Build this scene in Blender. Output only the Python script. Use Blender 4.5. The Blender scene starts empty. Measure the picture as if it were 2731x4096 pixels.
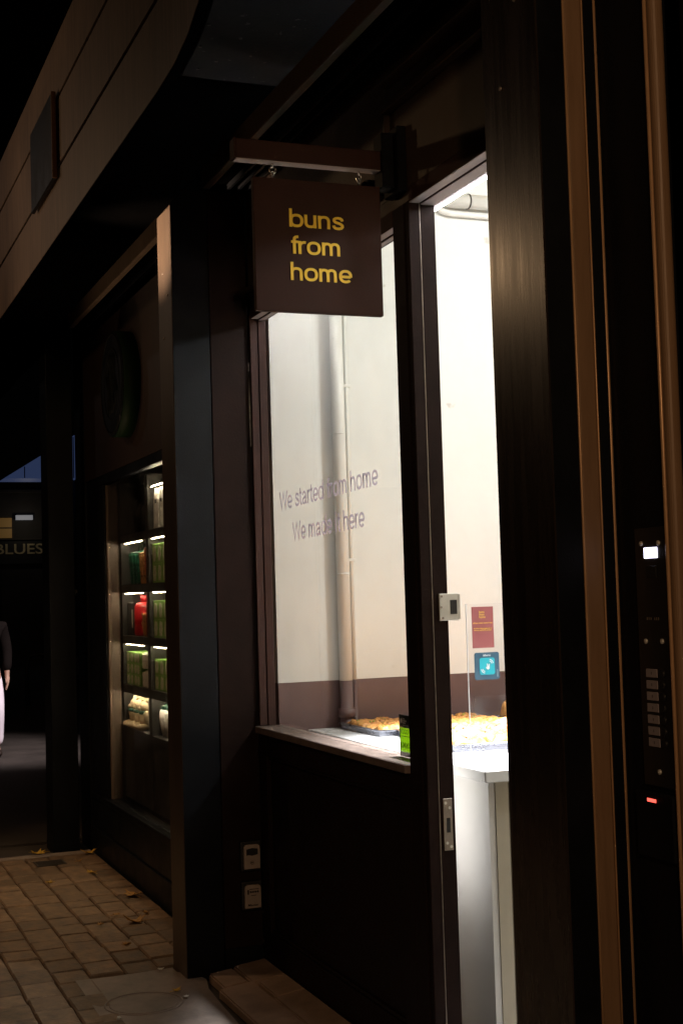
import bpy, bmesh, math, random
from mathutils import Vector, Matrix, noise
random.seed(7)
S = bpy.context.scene
COL = S.collection
R = math.radians

# ------------------------------------------------------------------ materials
def nodes_of(name):
    m = bpy.data.materials.new(name); m.use_nodes = True
    nt = m.node_tree
    return m, nt, nt.nodes['Principled BSDF']

def mat(name, col, rough=0.5, metal=0.0, spec=0.5, var=0.25, scale=8.0, stretch=(1, 1, 1), bump=0.0, bscale=60.0,
        rvar=0.1, specks=0.0, speck_col=(0.5, 0.45, 0.4), island=0.0):
    """painted / stone / metal surface: base colour broken up by noise, roughness noise, fine bump, optional pale specks"""
    m, nt, b = nodes_of(name); N = nt.nodes; L = nt.links
    tc = N.new('ShaderNodeTexCoord'); mp = N.new('ShaderNodeMapping'); mp.inputs['Scale'].default_value = stretch
    L.new(tc.outputs['Object'], mp.inputs['Vector'])
    nz = N.new('ShaderNodeTexNoise'); nz.inputs['Scale'].default_value = scale; nz.inputs['Detail'].default_value = 6
    nz.inputs['Roughness'].default_value = 0.65
    L.new(mp.outputs['Vector'], nz.inputs['Vector'])
    mr = N.new('ShaderNodeMapRange'); mr.inputs['To Min'].default_value = 1 - var; mr.inputs['To Max'].default_value = 1 + var
    mr.inputs['From Min'].default_value = 0.3; mr.inputs['From Max'].default_value = 0.7
    L.new(nz.outputs['Fac'], mr.inputs['Value'])
    mul = N.new('ShaderNodeMix'); mul.data_type = 'RGBA'; mul.blend_type = 'MULTIPLY'; mul.inputs['Factor'].default_value = 1
    mul.inputs['A'].default_value = (*col, 1); L.new(mr.outputs['Result'], mul.inputs['B'])
    out = mul.outputs['Result']
    if island:
        g = N.new('ShaderNodeNewGeometry')
        m2 = N.new('ShaderNodeMapRange'); m2.inputs['To Min'].default_value = 1 - island; m2.inputs['To Max'].default_value = 1 + island
        L.new(g.outputs['Random Per Island'], m2.inputs['Value'])
        mu = N.new('ShaderNodeMix'); mu.data_type = 'RGBA'; mu.blend_type = 'MULTIPLY'; mu.inputs['Factor'].default_value = 1
        L.new(out, mu.inputs['A']); L.new(m2.outputs['Result'], mu.inputs['B']); out = mu.outputs['Result']
    if specks:
        sn = N.new('ShaderNodeTexNoise'); sn.inputs['Scale'].default_value = bscale * 0.7; sn.inputs['Detail'].default_value = 3
        L.new(mp.outputs['Vector'], sn.inputs['Vector'])
        s2 = N.new('ShaderNodeMapRange'); s2.inputs['From Min'].default_value = 0.75 - specks; s2.inputs['From Max'].default_value = 0.80 - specks
        L.new(sn.outputs['Fac'], s2.inputs['Value'])
        mx = N.new('ShaderNodeMix'); mx.data_type = 'RGBA'; mx.inputs['B'].default_value = (*speck_col, 1)
        L.new(s2.outputs['Result'], mx.inputs['Factor']); L.new(out, mx.inputs['A']); out = mx.outputs['Result']
    L.new(out, b.inputs['Base Color'])
    r = N.new('ShaderNodeMapRange'); r.inputs['To Min'].default_value = max(0.02, rough - rvar); r.inputs['To Max'].default_value = min(1, rough + rvar)
    r.inputs['From Min'].default_value = 0.3; r.inputs['From Max'].default_value = 0.7
    L.new(nz.outputs['Fac'], r.inputs['Value']); L.new(r.outputs['Result'], b.inputs['Roughness'])
    b.inputs['Metallic'].default_value = metal; b.inputs['Specular IOR Level'].default_value = spec
    if bump:
        bn = N.new('ShaderNodeTexNoise'); bn.inputs['Scale'].default_value = bscale; bn.inputs['Detail'].default_value = 4
        L.new(mp.outputs['Vector'], bn.inputs['Vector'])
        bp = N.new('ShaderNodeBump'); bp.inputs['Strength'].default_value = bump; bp.inputs['Distance'].default_value = 0.004
        L.new(bn.outputs['Fac'], bp.inputs['Height']); L.new(bp.outputs['Normal'], b.inputs['Normal'])
    return m

def emis(name, col, strength):
    m, nt, b = nodes_of(name)
    b.inputs['Base Color'].default_value = (*[c * 0.5 for c in col], 1)
    b.inputs['Emission Color'].default_value = (*col, 1); b.inputs['Emission Strength'].default_value = strength
    return m

def glass(name, tint=(0.97, 0.98, 0.97), ior=1.45, dust=0.0):
    m = bpy.data.materials.new(name); m.use_nodes = True; nt = m.node_tree; N = nt.nodes; L = nt.links
    N.remove(N['Principled BSDF'])
    t = N.new('ShaderNodeBsdfTransparent'); t.inputs['Color'].default_value = (*tint, 1)
    g = N.new('ShaderNodeBsdfGlossy'); g.inputs['Roughness'].default_value = 0.015
    lw = N.new('ShaderNodeLayerWeight'); lw.inputs['Blend'].default_value = 0.5      # Facing = 1 - |cos|
    p5 = N.new('ShaderNodeMath'); p5.operation = 'POWER'; p5.inputs[1].default_value = 5.0; L.new(lw.outputs['Facing'], p5.inputs[0])
    f = N.new('ShaderNodeMath'); f.operation = 'MULTIPLY_ADD'; f.inputs[1].default_value = 0.9; f.inputs[2].default_value = ((ior - 1) / (ior + 1)) ** 2 * 0.7
    L.new(p5.outputs[0], f.inputs[0])
    mx = N.new('ShaderNodeMixShader'); L.new(f.outputs[0], mx.inputs['Fac']); L.new(t.outputs[0], mx.inputs[1]); L.new(g.outputs[0], mx.inputs[2])
    out = mx.outputs[0]
    if dust:
        d = N.new('ShaderNodeBsdfDiffuse'); d.inputs['Color'].default_value = (0.8, 0.8, 0.8, 1)
        tc = N.new('ShaderNodeTexCoord'); nz = N.new('ShaderNodeTexNoise'); nz.inputs['Scale'].default_value = 5; nz.inputs['Detail'].default_value = 8
        L.new(tc.outputs['Object'], nz.inputs['Vector'])
        r = N.new('ShaderNodeMapRange'); r.inputs['From Min'].default_value = 0.45; r.inputs['From Max'].default_value = 0.8; r.inputs['To Max'].default_value = dust
        L.new(nz.outputs['Fac'], r.inputs['Value'])
        m2 = N.new('ShaderNodeMixShader'); L.new(r.outputs['Result'], m2.inputs['Fac']); L.new(out, m2.inputs[1]); L.new(d.outputs[0], m2.inputs[2]); out = m2.outputs[0]
    L.new(out, N['Material Output'].inputs['Surface'])
    return m

def vinyl(name, col, alpha):
    """translucent frosted window vinyl"""
    m = bpy.data.materials.new(name); m.use_nodes = True; nt = m.node_tree; N = nt.nodes; L = nt.links
    N.remove(N['Principled BSDF'])
    t = N.new('ShaderNodeBsdfTransparent')
    d = N.new('ShaderNodeBsdfDiffuse'); d.inputs['Color'].default_value = (*col, 1)
    tl = N.new('ShaderNodeBsdfTranslucent'); tl.inputs['Color'].default_value = (*col, 1)
    a = N.new('ShaderNodeMixShader'); a.inputs['Fac'].default_value = 0.75; L.new(d.outputs[0], a.inputs[1]); L.new(tl.outputs[0], a.inputs[2])
    mx = N.new('ShaderNodeMixShader'); mx.inputs['Fac'].default_value = alpha; L.new(t.outputs[0], mx.inputs[1]); L.new(a.outputs[0], mx.inputs[2])
    L.new(mx.outputs[0], N['Material Output'].inputs['Surface'])
    return m

def timber(name, c1, c2, rough=0.55):
    m, nt, b = nodes_of(name); N = nt.nodes; L = nt.links
    tc = N.new('ShaderNodeTexCoord'); mp = N.new('ShaderNodeMapping'); mp.inputs['Scale'].default_value = (16, 16, 1.3)
    L.new(tc.outputs['Object'], mp.inputs['Vector'])
    nz = N.new('ShaderNodeTexNoise'); nz.inputs['Scale'].default_value = 2.2; nz.inputs['Detail'].default_value = 8; nz.inputs['Roughness'].default_value = 0.7
    L.new(mp.outputs['Vector'], nz.inputs['Vector'])
    n2 = N.new('ShaderNodeTexNoise'); n2.inputs['Scale'].default_value = 1.6; n2.inputs['Detail'].default_value = 3
    L.new(tc.outputs['Object'], n2.inputs['Vector'])
    ad = N.new('ShaderNodeMath'); ad.operation = 'MULTIPLY_ADD'; ad.inputs[1].default_value = 0.65; L.new(nz.outputs['Fac'], ad.inputs[0])
    m3 = N.new('ShaderNodeMath'); m3.operation = 'MULTIPLY'; m3.inputs[1].default_value = 0.35; L.new(n2.outputs['Fac'], m3.inputs[0]); L.new(m3.outputs[0], ad.inputs[2])
    cr = N.new('ShaderNodeValToRGB'); cr.color_ramp.elements[0].color = (*c1, 1); cr.color_ramp.elements[1].color = (*c2, 1)
    cr.color_ramp.elements[0].position = 0.38; cr.color_ramp.elements[1].position = 0.62
    L.new(ad.outputs[0], cr.inputs['Fac']); L.new(cr.outputs['Color'], b.inputs['Base Color'])
    b.inputs['Roughness'].default_value = rough
    bp = N.new('ShaderNodeBump'); bp.inputs['Strength'].default_value = 0.25; bp.inputs['Distance'].default_value = 0.002
    L.new(nz.outputs['Fac'], bp.inputs['Height']); L.new(bp.outputs['Normal'], b.inputs['Normal'])
    return m

def crust(name, dark, light, scale=30):
    m, nt, b = nodes_of(name); N = nt.nodes; L = nt.links
    tc = N.new('ShaderNodeTexCoord')
    nz = N.new('ShaderNodeTexNoise'); nz.inputs['Scale'].default_value = scale; nz.inputs['Detail'].default_value = 7; nz.inputs['Roughness'].default_value = 0.7
    nz.inputs['Distortion'].default_value = 0.6
    L.new(tc.outputs['Object'], nz.inputs['Vector'])
    cr = N.new('ShaderNodeValToRGB'); e = cr.color_ramp.elements
    e[0].position = 0.33; e[0].color = (*dark, 1); e[1].position = 0.62; e[1].color = (*light, 1)
    k = e.new(0.47); k.color = (0.52, 0.22, 0.05, 1)
    L.new(nz.outputs['Fac'], cr.inputs['Fac']); L.new(cr.outputs['Color'], b.inputs['Base Color'])
    b.inputs['Roughness'].default_value = 0.5
    bp = N.new('ShaderNodeBump'); bp.inputs['Strength'].default_value = 0.35; bp.inputs['Distance'].default_value = 0.006
    L.new(nz.outputs['Fac'], bp.inputs['Height']); L.new(bp.outputs['Normal'], b.inputs['Normal'])
    return m

M = {}
M['black'] = mat('black_painted_metal', (0.005, 0.006, 0.0085), 0.45, spec=0.14, var=0.35, scale=5, bump=0.15, bscale=180, specks=0.0)
M['pillar'] = mat('dark_brushed_cladding', (0.016, 0.010, 0.007), 0.27, spec=0.9, var=0.3, scale=3, stretch=(14, 14, 1), bump=0.035, bscale=10, rvar=0.04)
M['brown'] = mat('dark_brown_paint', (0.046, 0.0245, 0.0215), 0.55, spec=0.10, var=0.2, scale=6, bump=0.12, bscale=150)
M['browndark_shaded'] = mat('near_black_shaded_brown', (0.0150, 0.0085, 0.0075), 0.55, spec=0.06, var=0.3, scale=7, bump=0.15, bscale=130, specks=0.0)  # near-black pillar side; on frame parts, shade put into the brown paint
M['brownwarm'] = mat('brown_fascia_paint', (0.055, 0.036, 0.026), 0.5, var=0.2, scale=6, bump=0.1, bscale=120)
M['sign'] = mat('sign_brown', (0.040, 0.0195, 0.0155), 0.65, spec=0.1, var=0.12, scale=10, bump=0.08, bscale=300)
M['yellow'] = mat('yellow_lettering', (0.93, 0.63, 0.05), 0.5, var=0.05, scale=20)
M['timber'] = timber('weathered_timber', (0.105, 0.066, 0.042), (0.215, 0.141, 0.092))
M['timber_lit'] = timber('lit_beam_timber', (0.16, 0.11, 0.075), (0.25, 0.18, 0.125), 0.45)
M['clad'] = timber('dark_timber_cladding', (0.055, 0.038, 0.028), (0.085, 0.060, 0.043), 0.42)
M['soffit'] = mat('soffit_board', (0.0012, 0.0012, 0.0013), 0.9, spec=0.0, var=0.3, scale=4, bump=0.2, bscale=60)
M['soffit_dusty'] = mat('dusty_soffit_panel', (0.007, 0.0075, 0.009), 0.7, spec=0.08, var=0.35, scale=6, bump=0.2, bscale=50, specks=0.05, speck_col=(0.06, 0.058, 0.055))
M['bronze'] = mat('bronze_anodised', (0.23, 0.140, 0.080), 0.5, metal=0.05, var=0.12, scale=4, stretch=(10, 10, 1), bump=0.1, bscale=40)
M['bronze_lit'] = mat('bronze_lit_edge', (0.55, 0.34, 0.19), 0.4, metal=0.3, var=0.1)  # bronze with edge highlights and lit faces put into the colour
M['wall'] = mat('cream_wall_paint', (0.785, 0.79, 0.775), 0.7, var=0.04, scale=2.2, bump=0.2, bscale=13, specks=0.025, speck_col=(0.60, 0.585, 0.54))
M['ceil'] = mat('beige_ceiling_paint', (0.66, 0.60, 0.47), 0.8, var=0.08, scale=4, bump=0.15, bscale=40)
M['wainscot'] = mat('maroon_wall_paint', (0.115, 0.066, 0.064), 0.45, var=0.12, scale=8, bump=0.1, bscale=60, specks=0.0)
M['floor'] = mat('grey_shop_floor', (0.30, 0.29, 0.28), 0.4, var=0.15, scale=5)
M['white'] = mat('white_worktop', (0.84, 0.84, 0.85), 0.25, var=0.03, scale=6)
M['panel'] = mat('pale_grey_panel', (0.66, 0.645, 0.62), 0.5, var=0.04, scale=4)
M['beige'] = mat('beige_end_panel', (0.45, 0.40, 0.31), 0.55, var=0.06, scale=4)
M['pipe'] = mat('white_pipe_paint', (0.80, 0.80, 0.77), 0.45, var=0.06, scale=9, bump=0.3, bscale=24, specks=0.03, speck_col=(0.45, 0.43, 0.39))
M['led'] = emis('led_tube', (1.0, 0.97, 1.0), 42)
M['channelgrey'] = mat('grey_channel', (0.34, 0.32, 0.33), 0.6, spec=0.1, var=0.1)
M['lining_bounce'] = mat('lilac_lining_bounce', (0.40, 0.36, 0.37), 0.6, spec=0.1, var=0.08)  # head lining; under the sign arm it stands for bounce light
M['alu'] = mat('satin_aluminium', (0.70, 0.70, 0.67), 0.4, metal=0.35, var=0.1, scale=20)
M['steel'] = mat('dull_steel', (0.32, 0.28, 0.25), 0.4, metal=0.7, var=0.2, scale=30)
M['chrome'] = mat('bright_steel', (0.75, 0.74, 0.72), 0.18, metal=1.0, var=0.05)
M['tray'] = mat('baking_tray_metal', (0.30, 0.31, 0.36), 0.3, metal=0.8, var=0.15, scale=12)
M['bun'] = crust('golden_crust', (0.15, 0.038, 0.008), (0.78, 0.44, 0.13), 19)
M['bun_pale'] = crust('sugared_crust', (0.30, 0.07, 0.015), (0.80, 0.50, 0.22), 14)
M['green_bits'] = mat('jalapeno_bits', (0.28, 0.36, 0.04), 0.4, var=0.3)
M['berry'] = mat('dark_berry_bits', (0.10, 0.02, 0.03), 0.4)
M['sill'] = mat('dusty_sill', (0.17, 0.125, 0.11), 0.55, var=0.35, scale=14, bump=0.4, bscale=90, specks=0.05, speck_col=(0.34, 0.30, 0.28))
M['glass'] = glass('shop_glass', dust=0.02)
M['glass_dark'] = glass('coffee_shop_glass', (0.93, 0.92, 0.9), dust=0.012)
M['acrylic'] = glass('clear_acrylic', (0.96, 0.96, 0.97), 1.4, dust=0.10)
M['acrylic_edge'] = emis('acrylic_edge', (0.9, 0.93, 1.0), 0.0)
M['vinyl'] = vinyl('frosted_vinyl', (0.60, 0.55, 0.65), 0.72)
M['maroon'] = mat('maroon_card', (0.20, 0.055, 0.055), 0.45, var=0.05)
M['navy'] = mat('navy_sticker', (0.02, 0.055, 0.085), 0.4, var=0.05)
M['teal'] = mat('teal_sticker', (0.02, 0.33, 0.40), 0.4, var=0.05)
M['paperwhite'] = mat('white_print', (0.78, 0.78, 0.8), 0.5, var=0.02)
M['goldprint'] = mat('gold_print', (0.80, 0.50, 0.10), 0.5, var=0.02)
M['stickerblack'] = mat('black_sticker', (0.015, 0.015, 0.015), 0.35, var=0.05)
M['stickergreen'] = vinyl('lime_sticker', (0.34, 0.50, 0.05), 1.0)
M['keysafe'] = mat('key_safe_silver', (0.42, 0.35, 0.31), 0.45, metal=0.1, var=0.1, scale=40, bump=0.1, bscale=400)
M['rubber'] = mat('black_rubber', (0.008, 0.008, 0.008), 0.6, var=0.2)
M['paver'] = mat('brown_stone_paver', (0.150, 0.095, 0.057), 0.75, var=0.5, scale=16, bump=0.9, bscale=55, rvar=0.12, island=0.25)
M['ground'] = mat('dark_ground', (0.045, 0.036, 0.030), 0.85, var=0.4, scale=2.5, bump=0.5, bscale=40)
M['concrete'] = mat('worn_concrete', (0.215, 0.170, 0.145), 0.75, var=0.38, scale=5, bump=0.45, bscale=50)
M['step'] = mat('brown_threshold_stone', (0.33, 0.225, 0.165), 0.8, var=0.3, scale=6, bump=0.5, bscale=35)
M['leaf'] = mat('dry_leaf', (0.38, 0.20, 0.05), 0.7, var=0.4, scale=30)
M['leaf_yellow'] = mat('yellow_leaf', (0.55, 0.33, 0.04), 0.6, var=0.3, scale=30)
M['litter'] = mat('paper_scrap', (0.62, 0.60, 0.58), 0.8, var=0.1)
M['iron'] = mat('cast_iron', (0.05, 0.042, 0.036), 0.6, metal=0.3, var=0.3, scale=40)
M['wood_red'] = timber('reddish_wood_sign', (0.010, 0.0038, 0.002), (0.024, 0.0085, 0.004))
M['green'] = mat('logo_green', (0.003, 0.013, 0.002), 0.6, spec=0.12, var=0.1)
M['shelf'] = mat('black_shelf', (0.022, 0.020, 0.018), 0.5, var=0.2)
M['shelfpost'] = mat('wood_shelf_post', (0.13, 0.09, 0.066), 0.5, var=0.15, scale=6, stretch=(10, 10, 1))
M['shelfback'] = mat('dim_shelf_back', (0.22, 0.19, 0.17), 0.7, var=0.15)
M['warmled'] = emis('warm_led', (1.0, 0.84, 0.56), 210)
M['boxgreen'] = mat('green_carton', (0.22, 0.46, 0.08), 0.55, var=0.12)
M['boxprint'] = mat('carton_print', (0.60, 0.62, 0.48), 0.55, var=0.6, scale=40)
M['packgrey'] = mat('grey_pouch', (0.72, 0.70, 0.66), 0.5, var=0.35, scale=30)
M['darkgreen'] = mat('dark_green_tumbler', (0.008, 0.05, 0.03), 0.25, var=0.6, scale=60)
M['copper'] = mat('copper_tumbler', (0.55, 0.24, 0.08), 0.3, metal=0.7, var=0.4, scale=35)
M['red'] = mat('red_enamel', (0.45, 0.015, 0.02), 0.25, var=0.15)
M['redglitter'] = mat('red_sequins', (0.55, 0.03, 0.02), 0.2, metal=0.5, var=0.8, scale=160)
M['coral'] = mat('coral_tumbler', (0.75, 0.20, 0.12), 0.3, var=0.1)
M['gold'] = mat('gold_mug', (0.62, 0.33, 0.12), 0.3, metal=0.4, var=0.1)
M['bagblack'] = mat('black_bag', (0.014, 0.013, 0.013), 0.6, var=0.3)
M['plush'] = mat('cream_plush', (0.80, 0.66, 0.44), 0.95, var=0.2, scale=50, bump=0.8, bscale=250)
M['scarf'] = mat('green_scarf', (0.015, 0.10, 0.07), 0.9, var=0.3)
M['cupwhite'] = mat('white_cup', (0.75, 0.73, 0.70), 0.4, var=0.05)
M['screen'] = emis('intercom_screen', (0.80, 0.78, 1.0), 3.0)
M['redled'] = emis('red_led', (1.0, 0.10, 0.07), 2.2)
M['plate'] = mat('intercom_plate', (0.02, 0.019, 0.019), 0.35, metal=0.3, var=0.2)
M['nameplate'] = mat('name_card', (0.30, 0.27, 0.30), 0.5, var=0.08)
M['trouser'] = mat('white_trousers', (0.80, 0.75, 0.82), 0.8, var=0.1, bump=0.3, bscale=20)
M['jacket'] = mat('dark_jacket', (0.008, 0.006, 0.0055), 0.9, spec=0.05, var=0.3)
M['skin'] = mat('skin', (0.42, 0.26, 0.19), 0.5, var=0.05)
M['hair'] = mat('hair', (0.03, 0.02, 0.014), 0.6, var=0.3, scale=60)
M['shoe'] = mat('dark_shoe', (0.03, 0.02, 0.015), 0.5)
M['farwall'] = mat('dark_far_render', (0.035, 0.030, 0.028), 0.8, var=0.5, scale=1.2)
M['fardark'] = mat('far_black_board', (0.008, 0.008, 0.010), 0.6)
M['farletter'] = mat('dull_gold_letters', (0.50, 0.42, 0.26), 0.6, var=0.4, scale=3)
M['farlit'] = emis('far_lit_window', (0.75, 0.42, 0.12), 0.05)
M['farbar'] = emis('far_light_bar', (0.7, 0.72, 0.8), 0.16)
M['bluecover'] = emis('lit_blue_cover', (0.17, 0.26, 0.62), 0.11)
M['relief'] = mat('dark_relief', (0.004, 0.0045, 0.0035), 0.7, spec=0.1, var=0.3)
M['van'] = mat('dull_grey_paint', (0.05, 0.055, 0.06), 0.35, var=0.2)

# ------------------------------------------------------------------ mesh helpers
class MB:
    """collects shapes in world coordinates, becomes ONE mesh object"""
    def __init__(s): s.b = bmesh.new(); s.mi = 0
    def _faces(s, geom):
        for f in geom:
            if isinstance(f, bmesh.types.BMFace): f.material_index = s.mi
    def box(s, x0, x1, y0, y1, z0, z1, bev=0.0, seg=1):
        r = bmesh.ops.create_cube(s.b, size=1.0)
        vs = r['verts']
        for v in vs:
            v.co = Vector(((x0 + x1) / 2 + v.co.x * (x1 - x0), (y0 + y1) / 2 + v.co.y * (y1 - y0), (z0 + z1) / 2 + v.co.z * (z1 - z0)))
        fs = {f for v in vs for f in v.link_faces}
        for f in fs: f.material_index = s.mi
        if bev:
            es = {e for v in vs for e in v.link_edges}
            bmesh.ops.bevel(s.b, geom=list(es), offset=bev, segments=seg, affect='EDGES', profile=0.5, clamp_overlap=True)
        return s
    def cyl(s, p0, p1, r0, r1=None, n=16, caps=True):
        p0 = Vector(p0); p1 = Vector(p1); r1 = r0 if r1 is None else r1
        d = (p1 - p0); q = d.to_track_quat('Z', 'Y').to_matrix().to_4x4()
        mt = Matrix.Translation((p0 + p1) / 2) @ q
        r = bmesh.ops.create_cone(s.b, cap_ends=caps, segments=n, radius1=r0, radius2=r1, depth=d.length, matrix=mt)
        for v in r['verts']:
            for f in v.link_faces: f.material_index = s.mi; f.smooth = len(f.verts) == 4
        return s
    def tube(s, pts, r, n=10):
        pts = [Vector(p) for p in pts]; rings = []
        rr = r if isinstance(r, (list, tuple)) else [r] * len(pts)
        for i, p in enumerate(pts):
            t = (pts[min(i + 1, len(pts) - 1)] - pts[max(i - 1, 0)]).normalized()
            a = Vector((0, 0, 1)) if abs(t.z) < 0.9 else Vector((1, 0, 0))
            u = t.cross(a).normalized(); w = t.cross(u)
            rings.append([s.b.verts.new(p + (u * math.cos(k * 2 * math.pi / n) + w * math.sin(k * 2 * math.pi / n)) * rr[i]) for k in range(n)])
        for a, c in zip(rings, rings[1:]):
            for k in range(n):
                f = s.b.faces.new((a[k], a[(k + 1) % n], c[(k + 1) % n], c[k])); f.smooth = True; f.material_index = s.mi
        for rg in (rings[0][::-1], rings[-1]):
            f = s.b.faces.new(rg); f.material_index = s.mi
        return s
    def ring(s, c, axis, R_, r, n=18, m=8):
        c = Vector(c); q = Vector(axis).to_track_quat('Z', 'Y'); pts = []
        vs = [[s.b.verts.new(c + q @ Vector(((R_ + r * math.cos(j * 2 * math.pi / m)) * math.cos(i * 2 * math.pi / n),
              (R_ + r * math.cos(j * 2 * math.pi / m)) * math.sin(i * 2 * math.pi / n), r * math.sin(j * 2 * math.pi / m)))) for j in range(m)] for i in range(n)]
        for i in range(n):
            for j in range(m):
                f = s.b.faces.new((vs[i][j], vs[(i + 1) % n][j], vs[(i + 1) % n][(j + 1) % m], vs[i][(j + 1) % m])); f.smooth = True; f.material_index = s.mi
        return s
    def ball(s, c, rx, ry=None, rz=None, u=12, v=8, rot=None):
        ry = rx if ry is None else ry; rz = rx if rz is None else rz
        mt = Matrix.Translation(c) @ (rot.to_4x4() if rot else Matrix.Identity(4)) @ Matrix.Diagonal((rx, ry, rz, 1))
        r = bmesh.ops.create_uvsphere(s.b, u_segments=u, v_segments=v, radius=1, matrix=mt)
        for w in r['verts']:
            for f in w.link_faces: f.smooth = True; f.material_index = s.mi
        return s
    def prism(s, poly, fn, d0, d1):
        """poly = 2-D outline (anticlockwise), fn(u, v, d) -> point"""
        a = [s.b.verts.new(fn(u, v, d0)) for u, v in poly]; c = [s.b.verts.new(fn(u, v, d1)) for u, v in poly]
        n = len(poly)
        fs = [s.b.faces.new(a[::-1]), s.b.faces.new(c)] + [s.b.faces.new((a[k], a[(k + 1) % n], c[(k + 1) % n], c[k])) for k in range(n)]
        for f in fs: f.material_index = s.mi
        return s
    def lathe(s, c, prof, n=20):
        """prof = [(radius, z)...] round a vertical axis through c"""
        c = Vector(c); rings = []
        for r, z in prof:
            rings.append([s.b.verts.new(c + Vector((r * math.cos(k * 2 * math.pi / n), r * math.sin(k * 2 * math.pi / n), z))) for k in range(n)])
        for a, d in zip(rings, rings[1:]):
            for k in range(n):
                f = s.b.faces.new((a[k], a[(k + 1) % n], d[(k + 1) % n], d[k])); f.smooth = True; f.material_index = s.mi
        for rg in (rings[0][::-1], rings[-1]):
            f = s.b.faces.new(rg); f.material_index = s.mi
        return s

def tag(o, label=None, cat=None, group=None, kind=None):
    if label: o['label'] = label
    if cat: o['category'] = cat
    if group: o['group'] = group
    if kind: o['kind'] = kind
    return o

def thing(name, loc, label, cat, group=None):
    o = bpy.data.objects.new(name, None); COL.objects.link(o); o.location = loc; o.empty_display_size = 0.1
    o['_base'] = loc
    return tag(o, label, cat, group)

def base_of(o):
    while o is not None:
        if '_base' in o: return Vector(o['_base'])
        o = o.parent
    return Vector((0, 0, 0))

def link(name, mesh, mats, parent=None, loc=None):
    for m in (mats if isinstance(mats, (list, tuple)) else [mats]): mesh.materials.append(M[m] if isinstance(m, str) else m)
    o = bpy.data.objects.new(name, mesh); COL.objects.link(o)
    if parent is not None:
        mesh.transform(Matrix.Translation(-base_of(parent))); o.parent = parent
    elif loc is not None:
        mesh.transform(Matrix.Translation(-Vector(loc))); o.location = loc; o['_base'] = loc
    return o

def obj(name, mb, mats, parent=None, loc=None, smooth=False):
    me = bpy.data.meshes.new(name)
    bmesh.ops.recalc_face_normals(mb.b, faces=mb.b.faces)
    mb.b.to_mesh(me); mb.b.free()
    return link(name, me, mats, parent, loc)

def box(name, m, parent, *a, bev=0.0, seg=1):
    return obj(name, MB().box(*a, bev=bev, seg=seg), m, parent)

_ref = {}
def raw_text(body, offset=0.0, extrude=0.0):
    cu = bpy.data.curves.new('lettering', 'FONT'); cu.body = body; cu.size = 1.0; cu.offset = offset; cu.extrude = extrude
    cu.resolution_u = 4
    ob = bpy.data.objects.new('lettering', cu); COL.objects.link(ob)
    dg = bpy.context.evaluated_depsgraph_get(); dg.update()
    me = bpy.data.meshes.new_from_object(ob.evaluated_get(dg))
    bpy.data.objects.remove(ob); bpy.data.curves.remove(cu)
    return me

def text_mesh(lines, ul, vdir, ndir, thick=0.001, offset=0.0):
    """lines = [(string, origin of its baseline start, ascender height, width or None)]; merged to one mesh in the plane (ul, vdir)"""
    u = Vector(ul).normalized(); v = Vector(vdir).normalized(); n = Vector(ndir).normalized()
    out = bmesh.new()
    if 'h' not in _ref:
        me = raw_text('h'); _ref['h'] = max(q.co.y for q in me.vertices)
    for body, org, asc, width in lines:
        me = raw_text(body, offset, 0.5)
        xs = [q.co.x for q in me.vertices]; x0, x1 = min(xs), max(xs)
        sy = asc / _ref['h']; sx = (width / (x1 - x0)) if width else sy
        org = Vector(org)
        for q in me.vertices:
            q.co = org + u * ((q.co.x - x0) * sx) + v * (q.co.y * sy) + n * ((q.co.z + 0.5) * thick)
        out.from_mesh(me); bpy.data.meshes.remove(me)
    m = bpy.data.meshes.new('lettering'); out.to_mesh(m); out.free()
    return m

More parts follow.
